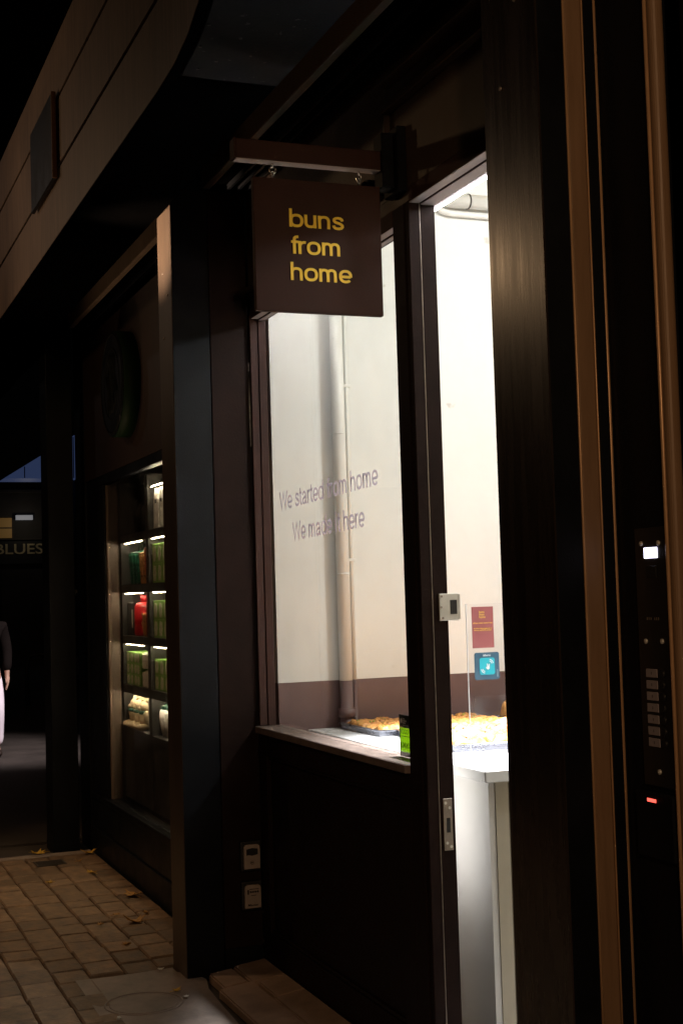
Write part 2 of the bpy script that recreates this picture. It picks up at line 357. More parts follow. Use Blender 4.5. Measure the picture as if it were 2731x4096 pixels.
def _arc(cx, cy, rx, ry, a0, a1, n=14):
    q = lambda t: math.copysign(abs(t) ** .84, t)            # slightly squared bowls
    return [(cx + rx * q(math.cos(R(a0 + (a1 - a0) * k / n))), cy + ry * q(math.sin(R(a0 + (a1 - a0) * k / n)))) for k in range(n + 1)]
def _glyph(ch):
    """centre lines of a plain grotesque letter, x-height 1: (advance, [polylines])"""
    n_ = _arc(.41, .58, .31, .33, 180, 0)
    g = {
        'o': (1.02, [_arc(.46, .5, .37, .415, 0, 360, 32)]),
        'n': (.94, [[(.1, 0), (.1, 1)], [(.1, .45)] + n_ + [(.72, 0)]]),
        'h': (.94, [[(.1, 0), (.1, 1.4)], [(.1, .45)] + n_ + [(.72, 0)]]),
        'm': (1.38, [[(.1, 0), (.1, 1)], [(.1, .45)] + _arc(.355, .6, .255, .31, 180, 0) + [(.61, 0)], [(.61, .45)] + _arc(.865, .6, .255, .31, 180, 0) + [(1.12, 0)]]),
        'b': (1.03, [[(.1, 0), (.1, 1.4)], _arc(.49, .5, .37, .415, 0, 360, 32)]),
        'd': (1.03, [[(.84, 0), (.84, 1.4)], _arc(.45, .5, .37, .415, 0, 360, 32)]),
        'e': (.98, [[(.12, .47), (.81, .47)], _arc(.46, .5, .36, .415, -4, 318, 28)]),
        'u': (.94, [[(.72, 0), (.72, 1)], [(.1, 1)] + _arc(.41, .42, .31, .33, 180, 360) + [(.72, .55)]]),
        'r': (.58, [[(.1, 0), (.1, 1)], [(.1, .4)] + _arc(.44, .52, .34, .39, 180, 82)]),
        's': (.88, [[(.73, .69), (.69, .82), (.58, .89), (.43, .915), (.28, .89), (.18, .81), (.165, .70), (.22, .61), (.34, .55), (.48, .51), (.62, .45), (.72, .36), (.73, .24), (.65, .13), (.5, .085), (.36, .085), (.22, .13), (.14, .23), (.12, .32)]]),
        'f': (.50, [[(.24, 0), (.24, 1.08), (.26, 1.2), (.32, 1.28), (.42, 1.315), (.52, 1.31)], [(.02, .92), (.5, .92)]]),
        't': (.52, [[(.22, 1.28), (.22, .26), (.25, .15), (.33, .095), (.42, .085), (.5, .095)], [(.02, .92), (.48, .92)]]),
        'a': (.98, [[(.15, .68), (.19, .8), (.29, .89), (.43, .915), (.58, .88), (.66, .8), (.69, .68), (.69, .2), (.72, .12), (.78, .09), (.86, .09)],
                    [(.69, .58), (.62, .545), (.45, .515), (.28, .46), (.16, .37), (.13, .25), (.19, .13), (.31, .08), (.45, .10), (.59, .19), (.69, .34)]]),
        'i': (.40, [[(.1, 0), (.1, 1)], [(.1, 1.22), (.1, 1.4)]]),
        'W': (1.66, [[(.04, 1.39), (.42, .08), (.80, 1.31), (1.18, .08), (1.56, 1.39)]]),
        ' ': (.48, []),
    }
    return g[ch]
def stroke_text(lines, ul, vdir, ndir, thick, w):
    """lettering drawn with strokes of width w (x-height = 1); lines as in text_mesh"""
    u = Vector(ul).normalized(); v = Vector(vdir).normalized(); n = Vector(ndir).normalized(); bm_ = bmesh.new()
    for body, org, asc, width in lines:
        x = 0.0; parts = []
        for ch in body:
            adv, pls = _glyph(ch); parts += [[(px + x, py) for px, py in pl] for pl in pls]; x += adv
        x0 = min(p[0] for pl in parts for p in pl) - w / 2; x1 = max(p[0] for pl in parts for p in pl) + w / 2
        sx = width / (x1 - x0); sy = asc / 1.4; org = Vector(org)
        for k, pl in enumerate(parts):
            closed = (Vector(pl[0]) - Vector(pl[-1])).length < 1e-5
            pts = [Vector(p) for p in (pl[:-1] if closed else pl)]; m = len(pts); rows = []
            for i, p in enumerate(pts):
                a = pts[i - 1] if (i or closed) else None; c = pts[(i + 1) % m] if (i < m - 1 or closed) else None
                d1 = (p - a).normalized() if a is not None else None; d2 = (c - p).normalized() if c is not None else None
                if d1 is None: d1 = d2
                if d2 is None: d2 = d1
                n1 = Vector((-d1.y, d1.x)); n2 = Vector((-d2.y, d2.x)); nn = (n1 + n2).normalized(); L_ = min(1 / max(.2, nn.dot(n1)), 2.2) * w / 2
                dz = thick + (k % 5) * thick * 0.03
                q = [p + nn * L_, p - nn * L_]
                rows.append([bm_.verts.new(org + u * ((c_.x - x0) * sx) + v * (c_.y * sy) + n * t) for c_, t in ((q[0], 0), (q[1], 0), (q[1], dz), (q[0], dz))])
            for i in range(m if closed else m - 1):
                a, c = rows[i], rows[(i + 1) % m]
                for j in range(4): bm_.faces.new((a[j], a[(j + 1) % 4], c[(j + 1) % 4], c[j]))
            if not closed: bm_.faces.new(rows[0]); bm_.faces.new(rows[-1][::-1])
    bmesh.ops.recalc_face_normals(bm_, faces=bm_.faces)
    me = bpy.data.meshes.new('lettering'); bm_.to_mesh(me); bm_.free(); return me

def clone(o, dloc, label=None, **kw):
    """copy a thing with its parts and sub-parts, moved by dloc"""
    c = o.copy(); COL.objects.link(c); c.location = Vector(o.location) + Vector(dloc)
    if label: c['label'] = label
    for ch in list(o.children):
        d = ch.copy(); COL.objects.link(d); d.parent = c
        for g in list(ch.children):
            e = g.copy(); COL.objects.link(e); e.parent = d
    return c

# ================================================================== GROUND
PZ = -0.05                                   # pavement level; the shop floor is z = 0
g = MB(); g.box(-140, 60, -80, 90, -0.30, PZ - 0.022)
tag(obj('ground', g, 'ground'), kind='structure')

pv = MB(); b = pv.b
def paver(x0, x1, y0, y1):
    dz = random.uniform(-0.0022, 0.0022); tx = random.uniform(-0.0016, 0.0016); ty = random.uniform(-0.0016, 0.0016)
    gp = random.uniform(0.0022, 0.0045); ch = random.uniform(0.005, 0.008)
    xs, ys = (x0 + gp, x1 - gp), (y0 + gp, y1 - gp)
    cor = [(xs[0], ys[0]), (xs[1], ys[0]), (xs[1], ys[1]), (xs[0], ys[1])]
    jig = [(random.uniform(-.0035, .0035), random.uniform(-.0035, .0035)) for _ in cor]
    def zz(x, y): return PZ + dz + tx * (x - x0) / .2 * 2 + ty * (y - y0) / .15 * 2
    lo = [b.verts.new((x + j[0], y + j[1], PZ - 0.03)) for (x, y), j in zip(cor, jig)]
    mi = [b.verts.new((x + j[0], y + j[1], zz(x, y) - 0.007)) for (x, y), j in zip(cor, jig)]
    cx, cy = (x0 + x1) / 2, (y0 + y1) / 2
    tp = [b.verts.new((x + j[0] + (ch if x < cx else -ch), y + j[1] + (ch if y < cy else -ch), zz(x, y))) for (x, y), j in zip(cor, jig)]
    b.faces.new(tp)
    for k in range(4):
        k2 = (k + 1) % 4
        b.faces.new((lo[k], lo[k2], mi[k2], mi[k])); f = b.faces.new((mi[k], mi[k2], tp[k2], tp[k])); f.smooth = False
y = -0.115; row = 0
while y > -4.2:
    x = -9.12 + random.uniform(-.02, .0); w = 0.153 + random.uniform(-.005, .005)
    x = -9.10
    first = True
    xe = -6.13 if y - w > -0.80 else -3.2
    while x < xe - .01:
        ln = random.choice((0.17, 0.20, 0.20, 0.22, 0.25)) if not first else random.uniform(.09, .2)
        first = False
        x1 = x + ln
        if x1 > xe - .07: x1 = xe + random.uniform(-0.03, 0.03); paver(x, x1, y - w, y); break
        paver(x, x1, y - w, y); x = x1
    y -= w; row += 1
tag(obj('paving', pv, 'paver'), kind='structure')
tag(obj('paving_edge', MB().box(-9.19, -9.105, -4.2, -0.12, PZ - 0.03, PZ + 0.004, bev=0.006), 'concrete'), kind='structure')

cp = MB()
poly = [(-6.10, -0.79), (-5.2, -0.80), (-4.3, -0.785), (-3.25, -0.80), (-3.17, -4.2), (3.0, -4.2), (3.0, -0.315), (-4.6, -0.325), (-5.15, -0.335), (-5.45, -0.322), (-5.72, -0.305), (-5.86, -0.275), (-5.97, -0.30), (-6.03, -0.36), (-6.11, -0.36), (-6.09, -0.62)]
cp.prism(poly, lambda u, v, d: Vector((u, v, d)), PZ - 0.02, PZ + 0.001)
tag(obj('concrete_pavement', cp, 'concrete'), kind='structure')

st = MB()
def sl(xa, xb, ya, yb):
    def zt(yy): return 0.004 + (yy) * 0.12
    vs = [Vector((xa, ya, -.07)), Vector((xb, ya, -.07)), Vector((xb, yb, -.07)), Vector((xa, yb, -.07)),
          Vector((xa, ya, zt(ya))), Vector((xb, ya, zt(ya))), Vector((xb, yb, zt(yb))), Vector((xa, yb, zt(yb)))]
    q = [st.b.verts.new(v) for v in vs]
    fs = [st.b.faces.new([q[i] for i in f]) for f in ((0, 3, 2, 1), (4, 5, 6, 7), (0, 1, 5, 4), (1, 2, 6, 5), (2, 3, 7, 6), (3, 0, 4, 7))]
    bmesh.ops.bevel(st.b, geom=list({e for f in fs for e in f.edges}), offset=0.006, segments=2, affect='EDGES')
sl(-5.88, -5.60, -0.15, -0.004); sl(-5.595, -5.36, -0.13, -0.004); sl(-5.355, -2.66, -0.14, -0.004)
sl(-5.86, -5.63, -0.265, -0.16); sl(-5.62, -4.35, -0.29, -0.142); sl(-4.34, -2.66, -0.29, -0.146)
tag(obj('threshold_paving', st, 'step'), kind='structure')

mh = MB()
mh.ring((-5.63, -0.60, PZ + 0.001), (0, 0, 1), 0.155, 0.0045, 40, 6); mh.ring((-5.63, -0.60, PZ + 0.001), (0, 0, 1), 0.135, 0.003, 40, 6)
mh.cyl((-5.63, -0.60, PZ - 0.01), (-5.63, -0.60, PZ + 0.0025), 0.133, n=40)
tag(obj('manhole_cover', mh, 'concrete', loc=(-5.63, -0.6, PZ)), 'round worn cover set flush in the concrete by the shop', 'manhole cover')
dg = MB()
for k in range(9): dg.box(-8.93 + k * .018, -8.922 + k * .018, -0.52, -0.36, PZ - 0.004, PZ + 0.006)
dg.box(-8.94, -8.77, -0.53, -0.52, PZ - 0.004, PZ + 0.006); dg.box(-8.94, -8.77, -0.36, -0.35, PZ - 0.004, PZ + 0.006)
tag(obj('drain_grate', dg, 'iron', loc=(-8.85, -0.44, PZ)), 'small dark slotted grate among the brown pavers', 'drain')

def leaf(x, y, size, rot, m, label, curl=0.25, litter=False):
    mb = MB(); n = 14; rim = []
    for k in range(n):
        a = k * 2 * math.pi / n
        rr = size * ((1.0 if k % 2 == 0 else 0.55) if not litter else random.uniform(.7, 1)) * random.uniform(.8, 1.1)
        rim.append((math.cos(a) * rr, math.sin(a) * rr * 0.8))
    top = []
    for dz in (0.0, 0.0016):
        vs = [mb.b.verts.new((px, py, dz + 0.004 + curl * abs(px) ** 2 / size + random.uniform(0, .006))) for px, py in rim]
        c = mb.b.verts.new((0, 0, dz + 0.003)); top.append((vs, c))
    for (vs, c), fl in zip(top, (1, 0)):
        for k in range(n):
            f = (vs[k], vs[(k + 1) % n], c); mb.b.faces.new(f[::-1] if fl else f)
    for k in range(n): mb.b.faces.new((top[0][0][k], top[0][0][(k + 1) % n], top[1][0][(k + 1) % n], top[1][0][k]))
    if not litter: mb.tube([(0, 0, .005), (-size * .9, size * .1, .006), (-size * 1.5, size * .25, .003)], .0014, 5)
    o = obj('paper_scrap' if litter else 'fallen_leaf', mb, m)
    o.location = (x, y, PZ + 0.002); o.rotation_euler = (0, 0, rot); o['_base'] = tuple(o.location)
    return tag(o, label, 'litter' if litter else 'leaf', 'scraps of litter on the pavement' if litter else 'leaves fallen on the pavement')
LV = [(-9.20, -.46, .085, 'leaf_yellow', 'large golden leaf by the foot of the far pillar, farther from the wall'),
      (-9.06, -.16, .075, 'leaf_yellow', 'large golden leaf lying against the foot of the far pillar'),
      (-8.40, -.27, .045, 'leaf_yellow', 'small bright yellow leaf alone on the pavers below the coffee window'),
      (-8.23, -.55, .035, 'leaf_yellow', 'thin yellow leaf beside the slotted grate'),
      (-7.66, -.19, .085, 'leaf', 'large curled brown leaf under the coffee window sill'),
      (-7.03, -.32, .075, 'leaf', 'curled brown leaf nearest the black pillar'),
      (-7.23, -.37, .03, 'leaf', 'tiny brown leaf scrap beside two other pieces'),
      (-7.20, -.22, .03, 'leaf', 'tiny brown leaf scrap close to the stall riser'),
      (-7.05, -.49, .03, 'leaf', 'small tan leaf piece out from the curled leaf'),
      (-6.59, -.46, .035, 'leaf', 'crumpled brown leaf on a paver joint by the concrete'),
      (-5.73, -.44, .025, 'leaf_yellow', 'small yellow leaf on the concrete by the round cover'),
      (-8.80, -.27, .025, 'leaf', 'tiny tan leaf beyond the slotted grate')]
for x_, y_, s_, m_, l_ in LV: leaf(x_, y_, s_ * .78, random.uniform(0, 6), m_, l_, random.uniform(.2, .6))
for x_, y_, s_, l_ in [(-6.08, -.42, .016, 'white scrap at the edge of the concrete near the pillar'), (-5.62, -.43, .017, 'white oval scrap on the concrete beside the step'),
                       (-5.45, -.74, .014, 'pale scrap in front of the round cover')]:
    leaf(x_, y_, s_, random.uniform(0, 6), 'litter', l_, .3, True)

# ================================================================== BUILDING (canopy, pillars)
BD = thing('building', (-6.0, 0, 0), 'dark building with a curved timber canopy carried on black pillars', 'building')
def fy(x):                                            # plan line of the fascia: straight, then bowing towards the street
    return -0.733 - (max(0.0, x + 4.55) ** 2) * 0.108
xs_f = [-26, -20, -14, -10] + [-9 + .5 * k for k in range(9)] + [-4.55 + .25 * k for k in range(14)]
def strip(mb, z0, z1, off0, off1, xs=xs_f):
    rows = []
    for x in xs:
        yo = fy(x)
        rows.append([mb.b.verts.new((x, yo + o, z)) for o, z in ((off0, z0), (off1, z0), (off1, z1), (off0, z1))])
    for a, c in zip(rows, rows[1:]):
        for k in range(4): mb.b.faces.new((a[k], a[(k + 1) % 4], c[(k + 1) % 4], c[k]))
    mb.b.faces.new(rows[0]); mb.b.faces.new(rows[-1][::-1])
for z0, z1 in ((3.305, 3.607), (3.628, 3.936), (3.957, 4.24)):
    mb = MB(); strip(mb, z0, z1, 0.0, 0.03); obj('fascia_board', mb, 'timber', BD)
mb = MB(); strip(mb, 3.31, 4.25, 0.034, 0.08); obj('fascia_backing', mb, 'black', BD)
mb = MB(); strip(mb, 3.300, 3.3045, 0.002, 0.04); obj('fascia_trim', mb, 'soffit', BD)
# soffit sheets follow the bow of the fascia
def soffit_mesh(x_list, inner, z0, z1, gap=0.012):
    mb = MB(); rows = []
    for x in x_list:
        rows.append([mb.b.verts.new((x, yy, z)) for yy, z in ((fy(x) + gap + .03, z0), (inner, z0), (inner, z1), (fy(x) + gap + .03, z1))])
    for a, c in zip(rows, rows[1:]):
        for k in range(4): mb.b.faces.new((a[k], a[(k + 1) % 4], c[(k + 1) % 4], c[k]))
    mb.b.faces.new(rows[0]); mb.b.faces.new(rows[-1][::-1])
    return mb
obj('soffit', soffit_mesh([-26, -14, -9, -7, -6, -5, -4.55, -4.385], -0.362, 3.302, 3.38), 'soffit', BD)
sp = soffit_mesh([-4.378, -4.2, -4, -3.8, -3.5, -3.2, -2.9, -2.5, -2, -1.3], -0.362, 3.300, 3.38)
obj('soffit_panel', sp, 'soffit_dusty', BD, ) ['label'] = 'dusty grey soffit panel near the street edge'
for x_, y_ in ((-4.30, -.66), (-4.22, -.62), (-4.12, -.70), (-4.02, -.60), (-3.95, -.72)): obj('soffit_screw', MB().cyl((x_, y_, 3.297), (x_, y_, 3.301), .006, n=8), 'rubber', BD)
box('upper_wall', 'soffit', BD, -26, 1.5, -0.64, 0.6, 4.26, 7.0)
box('recess_top', 'soffit', BD, -26, -1.3, -0.36, -0.16, 3.70, 3.74)
# beam behind the pillars
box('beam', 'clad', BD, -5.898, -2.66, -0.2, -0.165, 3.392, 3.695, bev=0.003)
box('beam', 'timber_lit', BD, -9.2, -6.137, -0.2, -0.165, 3.392, 3.695, bev=0.003)  # same beam; paler timber stands for light reaching this length
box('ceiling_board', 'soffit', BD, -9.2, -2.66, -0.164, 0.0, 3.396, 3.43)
for k in range(3): box('ceiling_batten', 'black', BD, -9.2, -2.66, -0.11 + .045 * k, -0.098 + .045 * k, 3.37, 3.395)
def pillar(x0, x1, m_front):
    p = MB(); p.box(x0, x1, -0.35, -0.18, PZ - .02, 3.70, bev=0.003)
    o = obj('pillar', p, m_front, BD)
    box('pillar_shoe', 'black', o, x0 - .002, x1 + .002, -.353, -.178, PZ - .01, PZ + .045)
    return o
pillar(-9.51, -9.25, 'black')
MIX = [M['black'], M['timber_lit']]
def two_tone(x0, x1, front, side):
    p = MB(); p.box(x0, x1, -0.35, -0.18, PZ - .02, 3.70, bev=0.003)
    me = bpy.data.meshes.new('pillar'); bmesh.ops.recalc_face_normals(p.b, faces=p.b.faces)
    for f in p.b.faces: f.material_index = 1 if f.normal.y < -0.6 else 0
    p.b.to_mesh(me); p.b.free()
    o = link('pillar', me, [side, front], BD)
    for dx, z in ((.10, 3.03), (.17, 2.92), (.09, 2.74)): obj('screw', MB().cyl((x0 + dx, -.3505, z), (x0 + dx, -.3545, z), .005, n=10), 'steel', o)
    return o
two_tone(-6.135, -5.9, 'clad', 'black')
two_tone(-2.91, -2.65, 'pillar', 'black')
# side of the middle pillar between cladding and shop window
box('pillar_return', 'browndark_shaded', BD, -6.1, -5.904, -0.176, -0.004, PZ - .02, 3.39, bev=0.002)
box('pillar_base', 'black', BD, -6.1, -5.900, -0.176, -0.004, PZ - .02, 0.055, bev=0.002)
# dark upper facade behind the recess and end wall past the far pillar
box('end_wall', 'black', BD, -9.6, -9.26, -0.1, 8.0, PZ - .02, 4.2)

# ================================================================== BAKERY SHOPFRONT
BK = thing('bakery_shopfront', (-4.9, 0, 0), 'dark brown bakery shopfront with a tall lit window and open doorway', 'shopfront')
wf = MB()
wf.box(-5.902, -5.878, 0.0, 0.035, 1.006, 2.83, bev=.002); wf.box(-5.899, -5.872, 0.0365, 0.072, 1.006, 2.83, bev=.002)
obj('window_jamb', wf, 'brown', BK)
wf = MB(); wf.box(-5.876, -4.268, 0.0, 0.035, 2.812, 2.868, bev=.002); wf.box(-5.87, -4.268, 0.0365, 0.072, 2.806, 2.868, bev=.002)
obj('window_head', wf, 'brown', BK)
wf = MB(); wf.box(-4.266, -4.172, 0.0, 0.075, -0.003, 2.868, bev=.003); wf.box(-4.170, -4.158, 0.006, 0.075, -0.003, 2.868, bev=.002)
wf.box(-4.156, -4.146, 0.002, 0.075, -0.003, 2.868, bev=.002); wf.box(-4.144, -4.133, 0.0, 0.0395, -0.003, 2.868, bev=.002)
obj('mullion', wf, 'browndark_shaded', BK)
dj = MB(); dj.box(-4.158, -4.131, 0.0425, 0.095, -0.003, 2.868, bev=.002); obj('door_jamb', dj, 'browndark_shaded', BK)
box('door_seal', 'steel', BK, -4.150, -4.1325, 0.0398, 0.0422, 0, 2.86)
dj = MB(); dj.box(-4.131, -2.66, 0.0, 0.04, 2.862, 2.912, bev=.002); dj.box(-4.131, -2.66, 0.0425, 0.098, 2.858, 2.912, bev=.002)
obj('door_head', dj, 'brown', BK)
hl_ = MB(); hl_.box(-4.131, -2.91, 0.002, 0.038, 2.8595, 2.8615); hl_.box(-4.131, -2.91, 0.0445, 0.096, 2.8555, 2.8575); obj('head_lining', hl_, 'lining_bounce', BK)
hl_ = MB(); hl_.box(-5.86, -4.268, 0.002, 0.033, 2.8095, 2.8115); hl_.box(-5.86, -4.268, 0.0375, 0.058, 2.8030, 2.8055); obj('head_lining', hl_, 'lining_bounce', BK)
box('door_jamb', 'browndark_shaded', BK, -2.90, -2.84, 0.0, 0.1, -0.003, 2.858, bev=.003)
# lock keeps on the jamb
kp = MB(); kp.box(-4.1308, -4.122, 0.060, 0.1290, 1.478, 1.566, bev=.0015)
for k in range(6):                                   # rolled lip along the free edge
    a0, a1 = k * R(15), (k + 1) * R(15)
    ya, yb = 0.1292 + .008 * math.sin(a0), 0.1292 + .008 * math.sin(a1); xa, xb = -4.122 - .010 * (1 - math.cos(a0)), -4.122 - .010 * (1 - math.cos(a1))
    kp.box(xb - .003, xa, ya, yb + .0003, 1.481, 1.563)
keep = obj('lock_keep', kp, 'alu', BK)
box('keep_slot', 'rubber', keep, -4.1255, -4.1212, 0.098, 0.1225, 1.499, 1.545)
for yy, zz in ((0.068, 1.557), (0.066, 1.522), (0.071, 1.487)): obj('screw', MB().cyl((-4.122, yy, zz), (-4.1205, yy, zz), .0035, n=10), 'steel', keep)
pl = MB(); pl.box(-4.1308, -4.1275, 0.052, 0.084, 0.738, 0.904, bev=.001); plate = obj('strike_plate', pl, 'steel', BK)
box('strike_slot', 'rubber', plate, -4.128, -4.1268, 0.062, 0.075, 0.795, 0.842)
for yy, zz in ((0.060, 0.890), (0.074, 0.874), (0.062, 0.762), (0.076, 0.750)): obj('screw', MB().cyl((-4.1275, yy, zz), (-4.126, yy, zz), .005, n=10), 'alu', plate)
# stall riser with sunk panel
sr = MB()
sr.box(-5.90, -4.268, 0.0, 0.05, -0.003, 0.125, bev=.002); sr.box(-5.90, -4.268, 0.0, 0.05, 0.885, 0.972, bev=.002)
sr.box(-5.90, -5.80, 0.0, 0.05, 0.127, 0.883, bev=.002); sr.box(-4.37, -4.268, 0.0, 0.05, 0.127, 0.883, bev=.002)
sr.box(-5.798, -4.372, 0.018, 0.045, 0.127, 0.883)
for a in ((-5.798, -4.372, 0.004, 0.017, 0.127, 0.140), (-5.798, -4.372, 0.004, 0.017, 0.870, 0.883), (-5.798, -5.785, 0.004, 0.017, 0.1405, 0.8695), (-4.385, -4.372, 0.004, 0.017, 0.1405, 0.8695)): sr.box(*a, bev=.004)
obj('stall_riser', sr, 'browndark_shaded', BK)
box('window_sill', 'sill', BK, -5.90, -4.268, -0.018, 0.105, 0.974, 1.004, bev=.003)
GL = box('window_pane', 'glass', BK, -5.873, -4.262, 0.060, 0.067, 1.005, 2.806)
# wall over window and door, with ledges
fp = MB(); fp.box(-5.90, -2.66, 0.004, 0.10, 2.914, 3.394)
fp.box(-5.90, -4.135, 0.006, 0.10, 2.870, 2.9135)
obj('fascia_panel', fp, 'brownwarm', BK)
fm = MB()
fm.box(-4.28, -2.66, -0.030, 0.003, 3.20, 3.225, bev=.003); fm.box(-4.28, -2.66, -0.045, 0.003, 3.29, 3.312, bev=.003); fm.box(-4.28, -4.262, -0.02, 0.003, 3.02, 3.199, bev=.003)
fm.box(-5.90, -4.32, -0.014, 0.003, 2.93, 2.955, bev=.003)
obj('fascia_moulding', fm, 'brownwarm', BK)
# window lettering, stuck to the outside of the pane, climbing slightly to the reader's right
tm = stroke_text([('We started from home', (-5.705, 0.0590, 1.941), 0.079, 1.105), ('We made it here', (-5.545, 0.0590, 1.803), 0.079, 0.805)],
               (1, 0, 0.0205), (-0.0205, 0, 1), (0, -1, 0), 0.0006, 0.18)
lt = link('window_lettering', tm, 'vinyl', BK)
# food hygiene sticker on the inside of the pane
hb = MB(); hb.box(-4.500, -4.272, 0.0675, 0.0683, 1.105, 1.150); hb.box(-4.500, -4.272, 0.0675, 0.0683, 1.006, 1.0215); hb.box(-4.500, -4.4925, 0.0675, 0.0683, 1.0217, 1.1048)
hy = obj('hygiene_sticker', hb, 'stickerblack', loc=(-4.40, .068, 1.006))
tag(hy, 'black and lime food hygiene rating sticker at the foot of the bakery window', 'sticker')
obj('green_panel', MB().box(-4.4922, -4.272, 0.0675, 0.0681, 1.0217, 1.1048), 'stickergreen', hy)
t1 = text_mesh([('FOOD HYGIENE RATING', (-4.486, 0.0666, 1.084), 0.0165, 0.255)], (1, 0, 0), (0, 0, 1), (0, -1, 0), 0.0004, 0.004); link('lettering', t1, 'stickerblack', hy)
rg = MB()
for k in range(6):
    cx_ = -4.476 + k * 0.0265
    rg.ring((cx_, 0.0664, 1.046), (0, 1, 0), 0.0100, 0.0010, 18, 5)
rg.box(-4.491, -4.216, 0.0662, 0.0666, 1.0755, 1.0775)
obj('rating_circle', rg, 'stickerblack', hy)
t2 = text_mesh([(str(k), (-4.476 + k * 0.0265 - .0034, 0.0666, 1.0405), 0.0115, 0.0050 if k == 1 else 0.0068) for k in range(6)], (1, 0, 0), (0, 0, 1), (0, -1, 0), 0.0004, 0.0); link('lettering', t2, 'stickerblack', hy)
em = MB(); em.mi = 0; em.cyl((-4.482, 0.0674, 1.128), (-4.482, 0.0668, 1.128), 0.0085, n=20); obj('emblem', em, 'paperwhite', hy)
t3 = text_mesh([('Food', (-4.470, 0.0674, 1.134), 0.0058, None), ('Standards', (-4.470, 0.0674, 1.127), 0.0058, None), ('Agency', (-4.470, 0.0674, 1.120), 0.0058, None), ('food.gov.uk/ratings', (-4.470, 0.0674, 1.1115), 0.0045, None)],
               (1, 0, 0), (0, 0, 1), (0, -1, 0), 0.0004); link('lettering', t3, 'paperwhite', hy)

# ------------------------------------------------------------------ hanging sign and its arm
SB = thing('sign_bracket', (-4.2, -0.05, 2.98), 'dark brown square arm reaching out from the wall over the hanging sign', 'bracket')
ab = MB(); ab.box(-4.222, -4.178, -0.575, 0.003, 2.976, 3.040, bev=.003); obj('arm', ab, 'sign', SB)
box('arm_bounce_strip', 'lining_bounce', SB, -4.2205, -4.1795, -0.574, 0.0, 2.9735, 2.9755)  # added pale strip, counter bounce light painted under the brown arm
box('end_cap', 'sign', SB, -4.224, -4.176, -0.5815, -0.5755, 2.974, 3.042, bev=.002)
wp = MB(); wp.box(-4.262, -4.14, -0.030, 0.003, 2.90, 3.12, bev=.003); wp.box(-4.235, -4.165, -0.075, -0.031, 2.915, 3.10, bev=.003); obj('wall_plate', wp, 'black', SB)
for yy in (-0.446, -0.146):
    h = MB(); h.cyl((-4.2, yy, 2.978), (-4.2, yy, 2.960), .0032, n=8); h.ring((-4.2, yy, 2.950), (1, 0, 0), .0105, .0024, 18, 6); obj('eye_hook', h, 'chrome', SB)
SG = thing('hanging_sign', (-4.2, -0.295, 2.70), 'square brown sign with yellow lettering hanging from an arm over the bakery', 'sign')
bd = MB(); bd.box(-4.212, -4.188, -0.517, -0.076, 2.487, 2.922, bev=.0025, seg=2); obj('sign_board', bd, 'sign', SG)
SX = -4.1878
tm = stroke_text([('buns', (SX, -0.398, 2.766), 0.0595, 0.189), ('from', (SX, -0.399, 2.678), 0.0595, 0.174), ('home', (SX, -0.398, 2.591), 0.0595, 0.213)],
               (0, 1, 0), (0, 0, 1), (1, 0, 0), 0.0012, 0.198)
link('lettering', tm, 'yellow', SG)
for yy in (-0.446, -0.146):
    h = MB(); h.ring((-4.2, yy, 2.9335), (0, 1, 0), .0065, .0020, 14, 6); h.ring((-4.2, yy, 2.9415), (1, 0, 0), .0055, .0019, 14, 6); h.cyl((-4.2, yy, 2.927), (-4.2, yy, 2.918), .003, n=8); obj('chain', h, 'chrome', SG)
SL = thing('wall_lamp', (-4.33, -0.03, 2.95), 'small round black fitting on the wall behind the hanging sign', 'wall fitting')
lm = MB(); lm.cyl((-4.36, 0.003, 2.965), (-4.36, -0.055, 2.965), .032, n=20); obj('housing', lm, 'black', SL)
obj('cap', MB().ball((-4.36, -0.06, 2.965), .026, .014, .026), 'black', SL)

